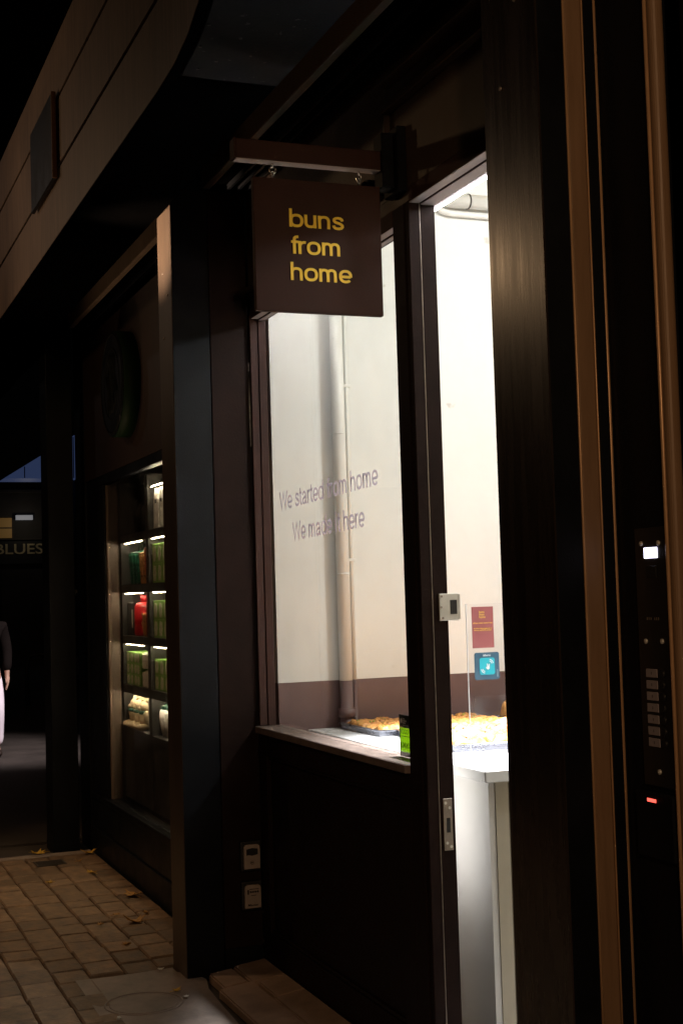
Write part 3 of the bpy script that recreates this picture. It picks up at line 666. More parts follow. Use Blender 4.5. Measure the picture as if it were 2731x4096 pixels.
# ------------------------------------------------------------------ key safes
def keysafe(z0, z1, label, open_front):
    K = thing('key_safe', (-5.90, -0.055, z0), label, 'key safe', 'key safes on the pillar')
    y0, y1 = -0.092, -0.020
    bx = MB(); bx.box(-5.904, -5.878, y0 - .012, y1 + .010, z0 - .012, z1 + .014, bev=.006, seg=2); obj('housing', bx, 'rubber', K)
    n = 8; out = [(y0, z0), (y1, z0)]
    rr = 0.016
    for k in range(n + 1): a = k * math.pi / 2 / n; out.append((y1 - rr + rr * math.cos(a), z1 - rr + rr * math.sin(a)))
    for k in range(n + 1): a = math.pi / 2 + k * math.pi / 2 / n; out.append((y0 + rr + rr * math.cos(a), z1 - rr + rr * math.sin(a)))
    f = MB(); f.prism(out, lambda u, v, d: Vector((d, u, v)), -5.8785, -5.868); obj('front', f, 'keysafe', K)
    w = MB()
    if open_front:
        o2 = [(y0 + .011, z1 - .046), (y0 + .020, z1 - .044), (-0.056, z1 - .048), (y1 - .014, z1 - .044), (y1 - .010, z1 - .043), (y1 - .010, z1 - .019), (-0.056, z1 - .015), (y0 + .011, z1 - .020)]
        w.prism(o2, lambda u, v, d: Vector((d, u, v)), -5.869, -5.8665); obj('shutter', w, 'rubber', K)
        e = MB(); e.ring((-5.8675, -.056, z0 + .026), (1, 0, 0), .0075, .0008, 16, 5); e.box(-5.868, -5.8672, -.060, -.052, z0 + .024, z0 + .028); obj('emblem', e, 'iron', K)
    else:
        for k in range(4): w.cyl((-5.8685, y0 + .026 + k * .0105, z1 - .030), (-5.8655, y0 + .026 + k * .0105, z1 - .030), .0048, n=12)
        w.box(-5.869, -5.8665, y0 + .011, y0 + .018, z1 - .040, z1 - .021); w.box(-5.869, -5.8665, y0 + .021, y1 - .010, z1 - .0195, z1 - .017); w.box(-5.869, -5.8665, y0 + .027, y1 - .022, z1 - .0465, z1 - .044)
        obj('dial', w, 'iron', K)
        tmm = text_mesh([('Master', (-5.868, y0 + .012, z0 + .008), 0.0105, 0.049)], (0, 1, 0), (0, .2, 1), (1, 0, 0), 0.0006, 0.012); link('lettering', tmm, 'rubber', K)
    return K
keysafe(0.393, 0.497, 'upper silver key safe with a black shutter on the dark pillar side', True)
keysafe(0.225, 0.324, 'lower silver key safe with dials and a maker name on the dark pillar side', False)

# ================================================================== BAKERY INTERIOR
BI = thing('bakery_room', (-4.5, 1.5, 0), 'bright cream bakery room with a maroon dado seen through the window', 'room')
box('wall', 'wall', BI, -6.03, -5.93, 0.106, 5.0, 1.184, 3.62)
box('dado', 'wainscot', BI, -6.03, -5.929, 0.106, 5.0, 0.0, 1.183)
box('rear_wall', 'wall', BI, -5.929, -2.45, 5.0, 5.1, 0, 3.62)
box('side_wall', 'beige', BI, -2.80, -2.66, 0.106, 4.99, 0, 3.62)
box('ceiling', 'ceil', BI, -6.03, -2.66, 0.106, 5.1, 3.625, 3.68)
box('floor', 'floor', BI, -6.03, -2.66, 0.05, 5.1, -0.06, -0.004)
box('front_wall', 'wall', BI, -5.929, -2.81, 0.108, 0.16, 2.915, 3.62)
box('front_dado', 'panel', BI, -5.929, -4.28, 0.106, 0.135, 0.0, 0.972)
VP = thing('drain_pipe', (-5.86, 0.42, 1.0), 'thick painted pipe running up the cream wall behind the window', 'pipe')
v = MB(); v.cyl((-5.882, 0.412, 1.184), (-5.882, 0.412, 3.62), .030, n=24)
v.cyl((-5.882, 0.412, 1.66), (-5.882, 0.412, 1.668), .0315, n=24); v.cyl((-5.882, 0.412, 2.30), (-5.882, 0.412, 2.306), .0312, n=24)
obj('upper_pipe', v, 'pipe', VP)
v = MB(); v.cyl((-5.882, 0.412, 0.0), (-5.882, 0.412, 1.1835), .030, n=24); v.cyl((-5.882, .412, 1.02), (-5.882, .412, 1.06), .04, n=24); obj('lower_pipe', v, 'wainscot', VP)
TP = thing('conduit', (-5.915, 0.47, 1.0), 'thin painted conduit beside the thick pipe on the cream wall', 'pipe')
v = MB(); v.cyl((-5.912, 0.466, 1.184), (-5.912, 0.466, 3.62), .009, n=12); obj('upper_pipe', v, 'pipe', TP)
v = MB(); v.cyl((-5.912, 0.466, 0.0), (-5.912, 0.466, 1.1835), .009, n=12); obj('lower_pipe', v, 'wainscot', TP)
for z in (1.72, 2.52): obj('clip', MB().box(-5.929, -5.900, 0.448, 0.484, z, z + .014, bev=.002), 'pipe', TP)
HP = thing('ceiling_pipe', (-5.88, 1.5, 3.42), 'thick cream pipe running along the top of the bakery wall', 'pipe')
v = MB(); v.cyl((-5.87, 0.97, 3.425), (-5.87, 4.9, 3.425), .034, n=20); obj('pipe', v, 'pipe', HP)
v = MB()
v.cyl((-5.87, 1.10, 3.425), (-5.87, 1.106, 3.425), .0375, n=20); obj('joint', v, 'iron', HP)
HT = thing('thin_ceiling_pipe', (-5.9, 1.5, 3.37), 'thin cream pipe bending from the wall below the thick one', 'pipe')
v = MB(); v.tube([(-5.925, .955, 3.41), (-5.915, .965, 3.395), (-5.905, .99, 3.378), (-5.90, 1.03, 3.370), (-5.90, 2.5, 3.368), (-5.90, 4.9, 3.36)], .015, 12); obj('pipe', v, 'pipe', HT)

LF = thing('strip_light', (-4.4, .14, 2.89), 'twin tube strip light inside the head of the bakery doorway', 'light')
box('channel', 'brown', LF, -5.86, -2.86, 0.110, 0.165, 2.884, 2.910, bev=.002)
for yy in (0.118, 0.156): obj('tube', MB().cyl((-5.84, yy, 2.879), (-2.88, yy, 2.879), .0036, n=10), 'led', LF)

CT = thing('counter', (-5.05, .85, 0), 'white topped serving counter standing just inside the bakery window', 'counter')
box('worktop', 'white', CT, -5.925, -4.19, 0.238, 1.45, 0.932, 0.972, bev=.003)
box('front_panel', 'panel', CT, -5.92, -4.218, 0.262, 0.285, 0.0, 0.931)
ep = MB(); ep.box(-4.240, -4.2145, 0.286, 0.335, 0.0, 0.931); ep.box(-4.240, -4.2145, 0.338, 1.43, 0.0, 0.931); obj('end_panel', ep, 'beige', CT)

def tray(x0, x1, y0, y1, rz, label):
    T = thing('baking_tray', ((x0 + x1) / 2, (y0 + y1) / 2, 0.972), label, 'tray', 'trays of buns on the counter')
    t = MB(); t.box(x0, x1, y0, y1, 0.9735, 0.977)
    for a in ((x0, x1, y0, y0 + .005, .9772, .995), (x0, x1, y1 - .005, y1, .9772, .995), (x0, x0 + .005, y0 + .0052, y1 - .0052, .9772, .995), (x1 - .005, x1, y0 + .0052, y1 - .0052, .9772, .995)): t.box(*a)
    obj('pan', t, 'tray', T)
    r = MB(); e = .006
    r.tube([(x0 - e, y0 - e, .996), (x1 + e, y0 - e, .996), (x1 + e, y1 + e, .996), (x0 - e, y1 + e, .996), (x0 - e, y0 - e, .996)], .005, 6); obj('rim', r, 'tray', T)
    T.rotation_euler = (0, 0, rz)
    return T
def bun_mesh(sx, sy, sz, seed):
    """a flat square of folded dough: slab outline, ridged and blistered top"""
    mb = MB(); n = 22; off = Vector((seed * 3.1, seed * 1.7, 0)); grid = []; low = []
    for i in range(n + 1):
        row = []
        for j in range(n + 1):
            a, c = i / n * 2 - 1, j / n * 2 - 1
            e = (1 - abs(a) ** 5) * (1 - abs(c) ** 5)
            p = Vector((a * 1.6, c * 1.6, seed)) + off
            w_ = noise.noise(p) * 0.10
            fold = abs(math.sin(2.6 * (a + .55 * c) + 2.2 * noise.noise(p * .8)))
            z = sz * (max(0.0, e) ** .45) * (.62 + .40 * fold + .16 * noise.noise(p * 2.3) + .05 * noise.noise(p * 6))
            row.append(mb.b.verts.new((sx * (a * (1 + w_)) , sy * (c * (1 + w_ * .8)), max(.001, z))))
        grid.append(row)
    for i in range(n):
        for j in range(n):
            f = mb.b.faces.new((grid[i][j], grid[i + 1][j], grid[i + 1][j + 1], grid[i][j + 1])); f.smooth = True
    edge = [grid[i][0] for i in range(n)] + [grid[n][j] for j in range(n)] + [grid[i][n] for i in range(n, 0, -1)] + [grid[0][j] for j in range(n, 0, -1)]
    bot = [mb.b.verts.new((v_.co.x * .97, v_.co.y * .97, 0)) for v_ in edge]
    for k in range(len(edge)): mb.b.faces.new((edge[k], bot[k], bot[(k + 1) % len(edge)], edge[(k + 1) % len(edge)]))
    mb.b.faces.new(bot[::-1])
    me = bpy.data.meshes.new('bun'); bmesh.ops.recalc_face_normals(mb.b, faces=mb.b.faces)
    mb.b.to_mesh(me); mb.b.free(); return me
def bits_mesh(sx, sy, sz, seed, n=4):
    rnd = random.Random(seed); mb = MB()
    for _ in range(n):
        a = rnd.uniform(-.6, .6) * sx; c = rnd.uniform(-.6, .6) * sy
        mb.ball((a, c, sz * .86), .006, .005, .004, 8, 6)
    me = bpy.data.meshes.new('topping'); mb.b.to_mesh(me); mb.b.free(); return me
def buns(x0, x1, y0, y1, nx, ny, crustm, bitm, label, group, rz=0.0, z=0.978, sz=0.033):
    sx = (x1 - x0) / nx / 2 * 1.04; sy = (y1 - y0) / ny / 2 * 1.04
    ms = [bun_mesh(sx, sy, sz, k) for k in range(3)]; bs = [bits_mesh(sx, sy, sz, k + 9) for k in range(3)]
    for m_ in ms: m_.materials.append(M[crustm])
    for m_ in bs: m_.materials.append(M[bitm])
    cx_, cy_ = (x0 + x1) / 2, (y0 + y1) / 2; k = 0
    for i in range(nx):
        for j in range(ny):
            k += 1
            px = x0 + (i + .5) * (x1 - x0) / nx - cx_; py = y0 + (j + .5) * (y1 - y0) / ny - cy_
            o = bpy.data.objects.new('bun', ms[k % 3]); COL.objects.link(o)
            o.location = (cx_ + px * math.cos(rz) - py * math.sin(rz), cy_ + px * math.sin(rz) + py * math.cos(rz), z)
            o.rotation_euler = (0, 0, rz + random.uniform(-.08, .08) + (math.pi if random.random() < .5 else 0))
            o.scale = (1, 1, random.uniform(.85, 1.15))
            tag(o, label, 'bun', group)
            t = bpy.data.objects.new('topping', bs[k % 3]); COL.objects.link(t); t.parent = o; t['kind'] = 'stuff'
tray(-5.86, -5.42, .375, 1.03, 0.0, 'dark tray of golden buns behind the window by the pipe')
buns(-5.845, -5.435, .39, 1.015, 4, 6, 'bun', 'green_bits', 'golden brown bun with green bits on the tray behind the window', 'golden buns on the tray by the pipe')
tray(-5.38, -4.70, .42, 1.00, -0.10, 'tray of pale sugared buns seen through the doorway')
buns(-5.37, -4.71, .43, .99, 4, 4, 'bun_pale', 'berry', 'pale sugared bun with berries on the tray seen through the doorway', 'sugared buns on the tray by the door', rz=-0.10, sz=.046)
BX = thing('display_box', (-5.5, 1.2, .972), 'clear plastic box of buns at the back of the counter', 'container')
c_ = MB()
x0, x1, y0, y1 = -5.91, -5.12, 1.06, 1.42
for a in ((x0, x1, y0, y0 + .004, .974, 1.075), (x0, x1, y1 - .004, y1, .974, 1.075), (x0, x0 + .004, y0 + .0042, y1 - .0042, .974, 1.075), (x1 - .004, x1, y0 + .0042, y1 - .0042, .974, 1.075)): c_.box(*a)
obj('side', c_, 'acrylic', BX); box('base', 'white', BX, x0 + .006, x1 - .006, y0 + .006, y1 - .006, .974, .978)
buns(-5.70, -5.14, 1.08, 1.40, 4, 3, 'bun', 'green_bits', 'brown bun inside the clear box at the back of the counter', 'buns in the clear box', z=.979, sz=.085)

AC = thing('acrylic_screen', (-4.63, .62, .972), 'clear acrylic screen with notices standing on the counter end', 'screen')
box('sheet', 'acrylic', AC, -4.634, -4.630, 0.408, 0.95, 0.974, 1.524)
box('polished_edge', 'white', AC, -4.6345, -4.6295, 0.4055, 0.4078, 0.974, 1.524)
box('foot', 'acrylic', AC, -4.66, -4.605, 0.42, 0.93, 0.9735, 0.977)
NT = obj('notice', MB().box(-4.6292, -4.6284, 0.427, 0.516, 1.360, 1.512), 'maroon', loc=(-4.63, .47, 1.36))
tag(NT, 'maroon card notice with gold print taped to the clear screen', 'notice')
NX = -4.6283
tm = text_mesh([('buns', (NX, .458, 1.489), .0085, .0215), ('from', (NX, .458, 1.4795), .0085, .0205), ('home', (NX, .458, 1.470), .0085, .0255),
                ('all buns contain traces of nuts', (NX, .432, 1.4495), .0055, .079),
                ('for full list of allergens please visit our', (NX, .434, 1.430), .0046, .075), ('website by using the QR code below', (NX, .434, 1.4235), .0046, .073)], (0, 1, 0), (0, 0, 1), (1, 0, 0), .0004, .004)
link('lettering', tm, 'goldprint', NT)
def rrect(w, h, r, n=6):
    o = []
    for cx_, cy_, a0 in ((w - r, r, -90), (w - r, h - r, 0), (r, h - r, 90), (r, r, 180)):
        for k in range(n + 1): a = R(a0 + 90 * k / n); o.append((cx_ + r * math.cos(a), cy_ + r * math.sin(a)))
    return o
s_ = MB(); s_.prism(rrect(.102, .100, .008), lambda u, v, d: Vector((d, .432 + u, 1.243 + v)), -4.6292, -4.6284)
DS = obj('delivery_sticker', s_, 'navy', loc=(-4.63, .48, 1.243)); tag(DS, 'navy and teal square delivery sticker under the maroon notice', 'sticker')
s_ = MB(); s_.prism(rrect(.062, .062, .008), lambda u, v, d: Vector((d, .453 + u, 1.261 + v)), -4.6283, -4.6279); obj('logo_panel', s_, 'teal', DS)
lg = MB()
roo = [(.024, .031), (.027, .022), (.034, .018), (.040, .022), (.041, .040), (.037, .039), (.035, .031), (.033, .041), (.029, .041), (.030, .030), (.027, .028)]
lg.prism(roo, lambda u, v, d: Vector((d, .453 + u, 1.261 + v)), -4.6278, -4.6274)
for sg, cx_, cy_ in ((1, .040, .040), (-1, .022, .022)):
    for rr in (.008, .014):
        ar = []
        for k in range(9): a = R(5 + 80 * k / 8); ar.append((cx_ + sg * rr * math.cos(a), cy_ + sg * rr * math.sin(a)))
        for k in range(8, -1, -1): a = R(5 + 80 * k / 8); ar.append((cx_ + sg * (rr + .0032) * math.cos(a), cy_ + sg * (rr + .0032) * math.sin(a)))
        lg.prism(ar[::-1], lambda u, v, d: Vector((d, .453 + u, 1.261 + v)), -4.6278, -4.6274)
obj('logo', lg, 'paperwhite', DS)
link('lettering', text_mesh([('deliveroo', (-4.6283, .468, 1.329), .0075, .031)], (0, 1, 0), (0, 0, 1), (1, 0, 0), .0004, .006), 'paperwhite', DS)
link('small_print', text_mesh([('deliveroo.co.uk', (-4.6283, .527, 1.252), .0035, .028)], (0, 0, 1), (0, -1, 0), (1, 0, 0), .0003), 'paperwhite', DS)

# ================================================================== RESIDENTIAL ENTRANCE at the near end
RE = thing('entrance_surround', (-2.5, -.2, 0), 'black entrance surround with upright bronze strips beside the near pillar', 'doorway')
box('backing', 'black', RE, -2.80, -2.665, -0.176, 0.05, PZ - .02, 3.69)
box('bronze_strip', 'bronze', RE, -2.667, -2.648, -0.2790, -0.2335, PZ - .02, 3.72, bev=.0045, seg=3)
box('bronze_fillet', 'black', RE, -2.672, -2.656, -0.2325, -0.2, PZ - .02, 3.72, bev=.002)
for bx_, by_, br_ in ((-2.6525, -.1985, .0042), (-2.6482, -.2802, .0032), (-2.6478, -.2328, .0022)): obj('highlight_bead', MB().cyl((bx_, by_, PZ), (bx_, by_, 3.72), br_, n=10), 'bronze_lit', RE)  # one trim bead; strip edge highlights added as bright beads
obj('highlight_bead', MB().cyl((-2.4455, -.2045, PZ), (-2.4455, -.2045, 3.72), .0045, n=10), 'bronze_lit', RE)
box('door_panel', 'black', RE, -2.655, -2.448, -0.192, -0.15, PZ - .02, 3.72, bev=.002)
b2 = MB(); b2.box(-2.4465, -2.418, -0.206, -0.172, PZ - .02, 3.72, bev=.014, seg=5); obj('bronze_post', b2, 'bronze', RE)
box('side_panel', 'black', RE, -2.399, -1.2, -0.150, -0.10, PZ - .02, 3.72)
obj('panel_screw', MB().cyl((-2.375, -.1505, 2.10), (-2.375, -.1545, 2.10), .0045, n=12), 'chrome', RE)
IC = thing('intercom', (-2.51, -.2, 1.4), 'tall black door intercom with a lit screen and seven name cards', 'intercom')
box('plate', 'plate', IC, -2.573, -2.4505, -0.2005, -0.193, 1.152, 1.698, bev=.0012)
iy = -.2005
box('screen', 'screen', IC, -2.537, -2.4875, iy - .002, iy - .0002, 1.633, 1.656, bev=.0008)
box('camera_window', 'rubber', IC, -2.531, -2.494, iy - .002, iy - .0002, 1.592, 1.617, bev=.0008)
for x_, z_ in ((-2.546, 1.665), (-2.482, 1.664), (-2.543, 1.457), (-2.483, 1.458), (-2.512, 1.184)):
    obj('screw', MB().cyl((x_, iy, z_), (x_, iy - .003, z_), .0055, n=14).ball((x_, iy - .003, z_), .0045, .0015, .0045, 10, 6), 'alu', IC)
sp_ = MB()
for k in (0, 1, 2, 4, 5, 6): sp_.box(-2.537 + k * .007, -2.535 + k * .007, iy - .0008, iy - .0001, 1.502, 1.508)
obj('speaker_slot', sp_, 'steel', IC)
for k in range(7):
    z = 1.381 - k * .0243
    nm = box('name_plate', 'nameplate', IC, -2.547, -2.506, iy - .0022, iy - .0002, z, z + .018, bev=.0006)
    box('name_mark', 'iron', nm, -2.527, -2.5255, iy - .0026, iy - .0023, z + .006, z + .012)
    cb = MB(); cb.cyl((-2.490, iy, z + .009), (-2.490, iy - .0035, z + .009), .0088, n=18); bt = obj('call_button', cb, 'rubber', IC)
    obj('button_ring', MB().ring((-2.490, iy - .0012, z + .009), (0, 1, 0), .0098, .0011, 20, 6), 'plate', bt)
CR = thing('card_reader', (-2.54, -.2, 1.08), 'black card reader with a small red light below the intercom', 'card reader')
box('housing', 'black', CR, -2.60, -2.46, -0.208, -0.193, 1.00, 1.140, bev=.004)
box('indicator_light', 'redled', CR, -2.552, -2.520, -0.2098, -0.2082, 1.119, 1.126, bev=.0005)

# ================================================================== COFFEE SHOPFRONT (next bay)
CF = thing('coffee_shopfront', (-7.5, -.1, 0), 'dark coffee shopfront with lit window shelves beyond the black pillar', 'shopfront')
sr = MB(); sr.box(-9.25, -6.14, -0.10, -0.06, PZ - .02, 0.10, bev=.003); sr.box(-9.25, -6.14, -0.088, -0.06, 0.102, 0.285); sr.box(-9.25, -6.14, -0.10, -0.06, 0.287, 0.322, bev=.003)
obj('stall_riser', sr, 'black', CF)
box('window_sill', 'black', CF, -8.76, -6.14, -0.112, 0.0, 0.324, 0.340, bev=.003)
fr = MB(); fr.box(-8.76, -8.675, -0.10, -0.05, 0.342, 2.30, bev=.003); fr.box(-9.25, -8.765, -0.09, -0.05, 0.324, 2.36); fr.box(-8.76, -6.14, -0.10, -0.05, 2.302, 2.36, bev=.003)
obj('window_frame', fr, 'black', CF)
box('window_post', 'shelfpost', CF, -8.674, -8.655, -0.085, -0.012, 0.342, 2.30, bev=.002)
box('window_pane', 'glass_dark', CF, -8.653, -6.14, -0.078, -0.072, 0.342, 2.30)
box('sign_board', 'wood_red', CF, -9.25, -6.14, -0.10, -0.05, 2.362, 3.30)
box('room_wall', 'shelfback', CF, -9.25, -6.14, 0.62, 0.66, 0.0, 3.3)
box('room_wall', 'shelfback', CF, -9.25, -9.20, 0.0, 0.6, 0.0, 3.3)
box('room_floor', 'shelf', CF, -9.25, -6.14, 0.0, 0.6, 0.0, 0.02)
box('room_ceiling', 'shelfback', CF, -9.25, -6.14, -.04, 0.66, 2.62, 2.66)
ro = thing('round_sign', (-7.88, -.2, 2.815), 'large round dark logo sign on the wooden board above the coffee window', 'sign')
d = MB(); d.cyl((-7.88, -0.195, 2.815), (-7.88, -0.101, 2.815), .305, n=56); obj('rim', d, 'green', ro)
obj('face', MB().cyl((-7.88, -0.2, 2.815), (-7.88, -0.1952, 2.815), .300, n=56), 'black', ro)
rl = MB(); rl.ring((-7.88, -.2005, 2.815), (0, 1, 0), .285, .006, 48, 6); rl.ring((-7.88, -.2005, 2.815), (0, 1, 0), .205, .004, 48, 6)
for k in range(-5, 6):
    pts = []
    for q in range(9):
        t = q / 8; zz = -.17 + .34 * t; hw = math.sqrt(max(0.0, .19 ** 2 - zz ** 2))
        pts.append((-7.88 + (k / 5.5) * hw * (.75 + .2 * math.sin(9 * t + k)), -.2015, 2.815 + zz))
    rl.tube(pts, .0045, 6)
obj('relief', rl, 'relief', ro)

SU = thing('shelf_unit', (-7.6, .15, 0), 'dark shelving unit with strip lights filling the coffee window', 'shelves')
up = MB()
for x_ in (-8.652, -7.975, -7.235, -6.50): up.box(x_, x_ + .07 if x_ > -8.6 else x_ + .012, 0.0, 0.34, 0.36, 2.30)
obj('upright', up, 'shelf', SU)
SHZ = (0.790, 1.052, 1.352, 1.665, 1.975)
for z in SHZ:
    sh = MB()
    for xa, xb in ((-8.639, -7.976), (-7.904, -7.236), (-7.164, -6.501)): sh.box(xa, xb, 0.0, 0.34, z - .05, z)
    obj('shelf', sh, 'shelf', SU)
box('lower_panel', 'shelf', SU, -8.639, -6.501, 0.002, 0.02, 0.36, 0.738)
box('back_panel', 'shelfback', SU, -8.64, -6.50, 0.341, 0.36, 0.36, 2.30)
for z in (1.052, 1.352, 1.665, 1.975, 2.275):
    for xa, xb in ((-8.63, -7.985), (-7.895, -7.245)):
        if z == 2.275 and xa < -8: continue
        obj('light_strip', MB().box(xa + .02, xb - .16, 0.0150, 0.0180, z - .0545, z - .0515), 'warmled', SU)

def put(name, mb, mats, loc, label, cat, group): return tag(obj(name, mb, mats, loc=loc), label, cat, group)
# cartons
def carton_proto(w, dp, h):
    c = MB(); c.box(-w / 2, w / 2, 0, dp, 0, h, bev=.002); me = obj('tea_carton', c, 'boxgreen')
    p = MB(); p.prism([(-w * .30, h * .12), (w * .12, h * .1), (w * .3, h * .5), (w * .18, h * .85), (-w * .2, h * .9), (-w * .36, h * .5)], lambda u, v, dd: Vector((u, dd, v)), -.0016, -.0002)
    pp = obj('printed_panel', p, 'boxprint', me)
    return me
CPR = carton_proto(.098, .12, .066)
def place_carton(x_, z_, label, group, first=[True], sc=(1, 1, 1), y_=.02):
    if first[0]: o = CPR; first[0] = False
    else:
        o = CPR.copy(); COL.objects.link(o)
        k = CPR.children[0].copy(); COL.objects.link(k); k.parent = o
    o.location = (x_, y_, z_); o.scale = sc
    return tag(o, label, 'carton', group)
z0 = SHZ[1]
for i in range(3):
    for j in range(3): place_carton(-8.585 + i * .101, z0 + .001 + j * .067, 'small green printed carton in the three-wide stack on the fourth lit shelf', 'green cartons in the wide stack')
for j in range(3): place_carton(-8.275, z0 + .001 + j * .067, 'plain bright green carton in the end column of the wide stack', 'plain green cartons', sc=(.85, 1, 1), y_=.012)
for bz, hh, nx in ((SHZ[1], 1.35, 5), (SHZ[2], 1.60, 5), (SHZ[3], 1.70, 5)):
    nm_ = {SHZ[1]: 'fourth', SHZ[2]: 'third', SHZ[3]: 'second'}[bz]
    for j in range(2):
        for i in range(nx): place_carton(-7.84 + i * .118, bz + .001 + j * .066 * hh, 'green picture carton stacked two high in the near bay of the %s lit shelf' % nm_, 'green cartons in the near bay, %s shelf' % nm_, sc=(1.15, 1, hh))
# pouches
pm_ = bpy.data.meshes.new('coffee_pouch'); q = MB(); q.box(-.04, .04, 0, .05, 0, .098, bev=.008, seg=2); q.box(-.041, .041, .02, .03, .096, .106, bev=.002); q.b.to_mesh(pm_); q.b.free(); pm_.materials.append(M['packgrey'])
for j in range(2):
    for i in range(4):
        o = bpy.data.objects.new('coffee_pouch', pm_); COL.objects.link(o); o.location = (-8.18 + .005 + i * .083 - .0, .02, z0 + .001 + j * .108 - .0)
        o.location.x = -8.185 + i * .063; o.scale = (.76, 1, .92)
        tag(o, 'grey pouch in the double row between green cartons and the upright', 'pouch', 'grey pouches on the fourth shelf')
# tumblers
def tumbler(x_, z_, r, h, m_, label, group, straw=None, yy=.08):
    T = thing('tumbler', (x_, yy, z_), label, 'tumbler', group)
    obj('cup', MB().lathe((x_, yy, z_ + .001), [(r * .75, 0), (r * .78, h * .1), (r, h * .9), (r * 1.02, h)], 18), m_, T)
    obj('lid', MB().lathe((x_, yy, z_ + .001 + h), [(r * 1.04, 0), (r * 1.04, .006), (r * .5, .014), (r * .3, .016)], 18), m_, T)
    if straw: obj('straw', MB().cyl((x_ + .008, yy, z_ + h + .01), (x_ + .016, yy, z_ + h + .075), .003, n=8), straw, T)
    return T
z1 = SHZ[3]
for k in range(3): tumbler(-8.60 + k * .088, z1, .042, .190, 'darkgreen', ['dark green studded tumbler next to the wooden post', 'dark green studded tumbler between two alike', 'dark green studded tumbler beside the copper ones'][k], 'dark green tumblers', 'green' if k else None)
for k in range(3): tumbler(-8.335 + k * .072, z1, .037, .180, 'copper', ['copper tumbler beside the dark green ones', 'copper tumbler between two alike', 'copper tumbler beside the coral one'][k], 'copper tumblers')
tumbler(-8.105, z1, .038, .205, 'coral', 'coral pink tumbler in front of the red sequinned one', 'red and coral tumblers', yy=.06)
tumbler(-8.13, z1, .046, .240, 'redglitter', 'tall red sequinned tumbler at the back of the second shelf', 'red and coral tumblers', yy=.22)
tumbler(-8.025, z1, .034, .15, 'red', 'small red tumbler against the upright', 'red and coral tumblers', yy=.06)
# third shelf: bag, red bottles, gold mug, red canister
z2 = SHZ[2]
BG = thing('gift_bag', (-8.53, .08, z2), 'black gift bag with a pale label on the third lit shelf', 'bag')
q = MB(); q.box(-8.635, -8.47, .03, .14, z2 + .001, z2 + .205, bev=.006); obj('bag', q, 'bagblack', BG)
box('label', 'packgrey', BG, -8.510, -8.478, .0285, .0297, z2 + .05, z2 + .16)
for k, (x_, yy) in enumerate(((-8.375, .09), (-8.20, .20))):
    obj_ = thing('bottle', (x_, yy, z2), ['red enamel bottle with a cap beside the black bag', 'red enamel bottle standing behind the gold mug'][k], 'bottle', 'red bottles')
    obj('body', MB().lathe((x_, yy, z2 + .001), [(.07, 0), (.073, .01), (.073, .175), (.058, .198), (.03, .208)], 20), 'red', obj_)
    obj('cap', MB().lathe((x_, yy, z2 + .207), [(.034, 0), (.034, .036), (.03, .04)], 16), 'red', obj_)
MG = thing('mug', (-8.22, .07, z2), 'gold mug with a looped handle in front of the red bottles', 'mug')
obj('cup', MB().lathe((-8.205, .065, z2 + .001), [(.032, 0), (.036, .02), (.042, .12), (.045, .14)], 18), 'gold', MG)
obj('handle', MB().tube([(-8.235, .06, z2 + .12), (-8.262, .045, z2 + .115), (-8.272, .04, z2 + .08), (-8.26, .045, z2 + .04), (-8.236, .06, z2 + .03)], .007, 8), 'gold', MG)
CN = thing('canister', (-8.06, .07, z2), 'glossy red canister with two rings against the shelf upright', 'canister')
obj('body', MB().lathe((-8.065, .08, z2 + .001), [(.062, 0), (.062, .10), (.065, .103), (.065, .108), (.062, .111), (.062, .20), (.055, .207)], 20), 'red', CN)
# bottom shelf: plush toys, frames, cups
z3 = SHZ[0]
def bear(x_, yy, z_, s, label, lying):
    B = thing('plush_toy', (x_, yy, z_), label, 'plush toy', 'cream plush toys')
    m_ = MB()
    m_.ball((x_, yy, z_ + .05 * s), .045 * s, .04 * s, .05 * s); m_.ball((x_ + .008, yy - .005, z_ + .118 * s), .036 * s, .034 * s, .033 * s)
    for sg in (-1, 1):
        m_.ball((x_ + sg * .028 * s, yy, z_ + .148 * s), .013 * s); m_.ball((x_ + sg * .035 * s, yy - .035 * s, z_ + .017 * s), .017 * s, .034 * s, .017 * s); m_.ball((x_ + sg * .048 * s, yy - .012 * s, z_ + .07 * s), .016 * s, .022 * s, .028 * s)
    m_.ball((x_, yy - .036 * s, z_ + .108 * s), .016 * s, .012 * s, .012 * s)
    obj('body', m_, 'plush', B)
    obj('scarf', MB().ring((x_ + .003, yy - .002, z_ + .088 * s), (0, 0, 1), .034 * s, .009 * s, 18, 8), 'scarf', B)
bl = ['plush toy sitting nearest the wooden post', 'plush toy sitting second from the wooden post', 'plush toy sitting beside the metal frame']
for k in range(3): bear(-8.575 + k * .135, .065, z3, 1.18, bl[k], False)
for k in range(2): bear(-8.50 + k * .14, .19, z3 + .055, 1.35, ['cream plush toy raised at the back behind the first two', 'cream plush toy raised at the back nearer the frame'][k], False)
FR = thing('photo_frame', (-8.13, .06, z3), 'upright pale metal frames beside the plush toys', 'frame')
q = MB()
for xa in (-8.20, -8.08):
    q.box(xa, xa + .012, .05, .07, z3 + .001, z3 + .19); q.box(xa + .082, xa + .094, .05, .07, z3 + .001, z3 + .19); q.box(xa + .0125, xa + .0815, .05, .07, z3 + .001, z3 + .012); q.box(xa + .0125, xa + .0815, .05, .07, z3 + .178, z3 + .19)
obj('frame', q, 'alu', FR); box('picture', 'packgrey', FR, -8.187, -8.12, .056, .062, z3 + .013, z3 + .177)
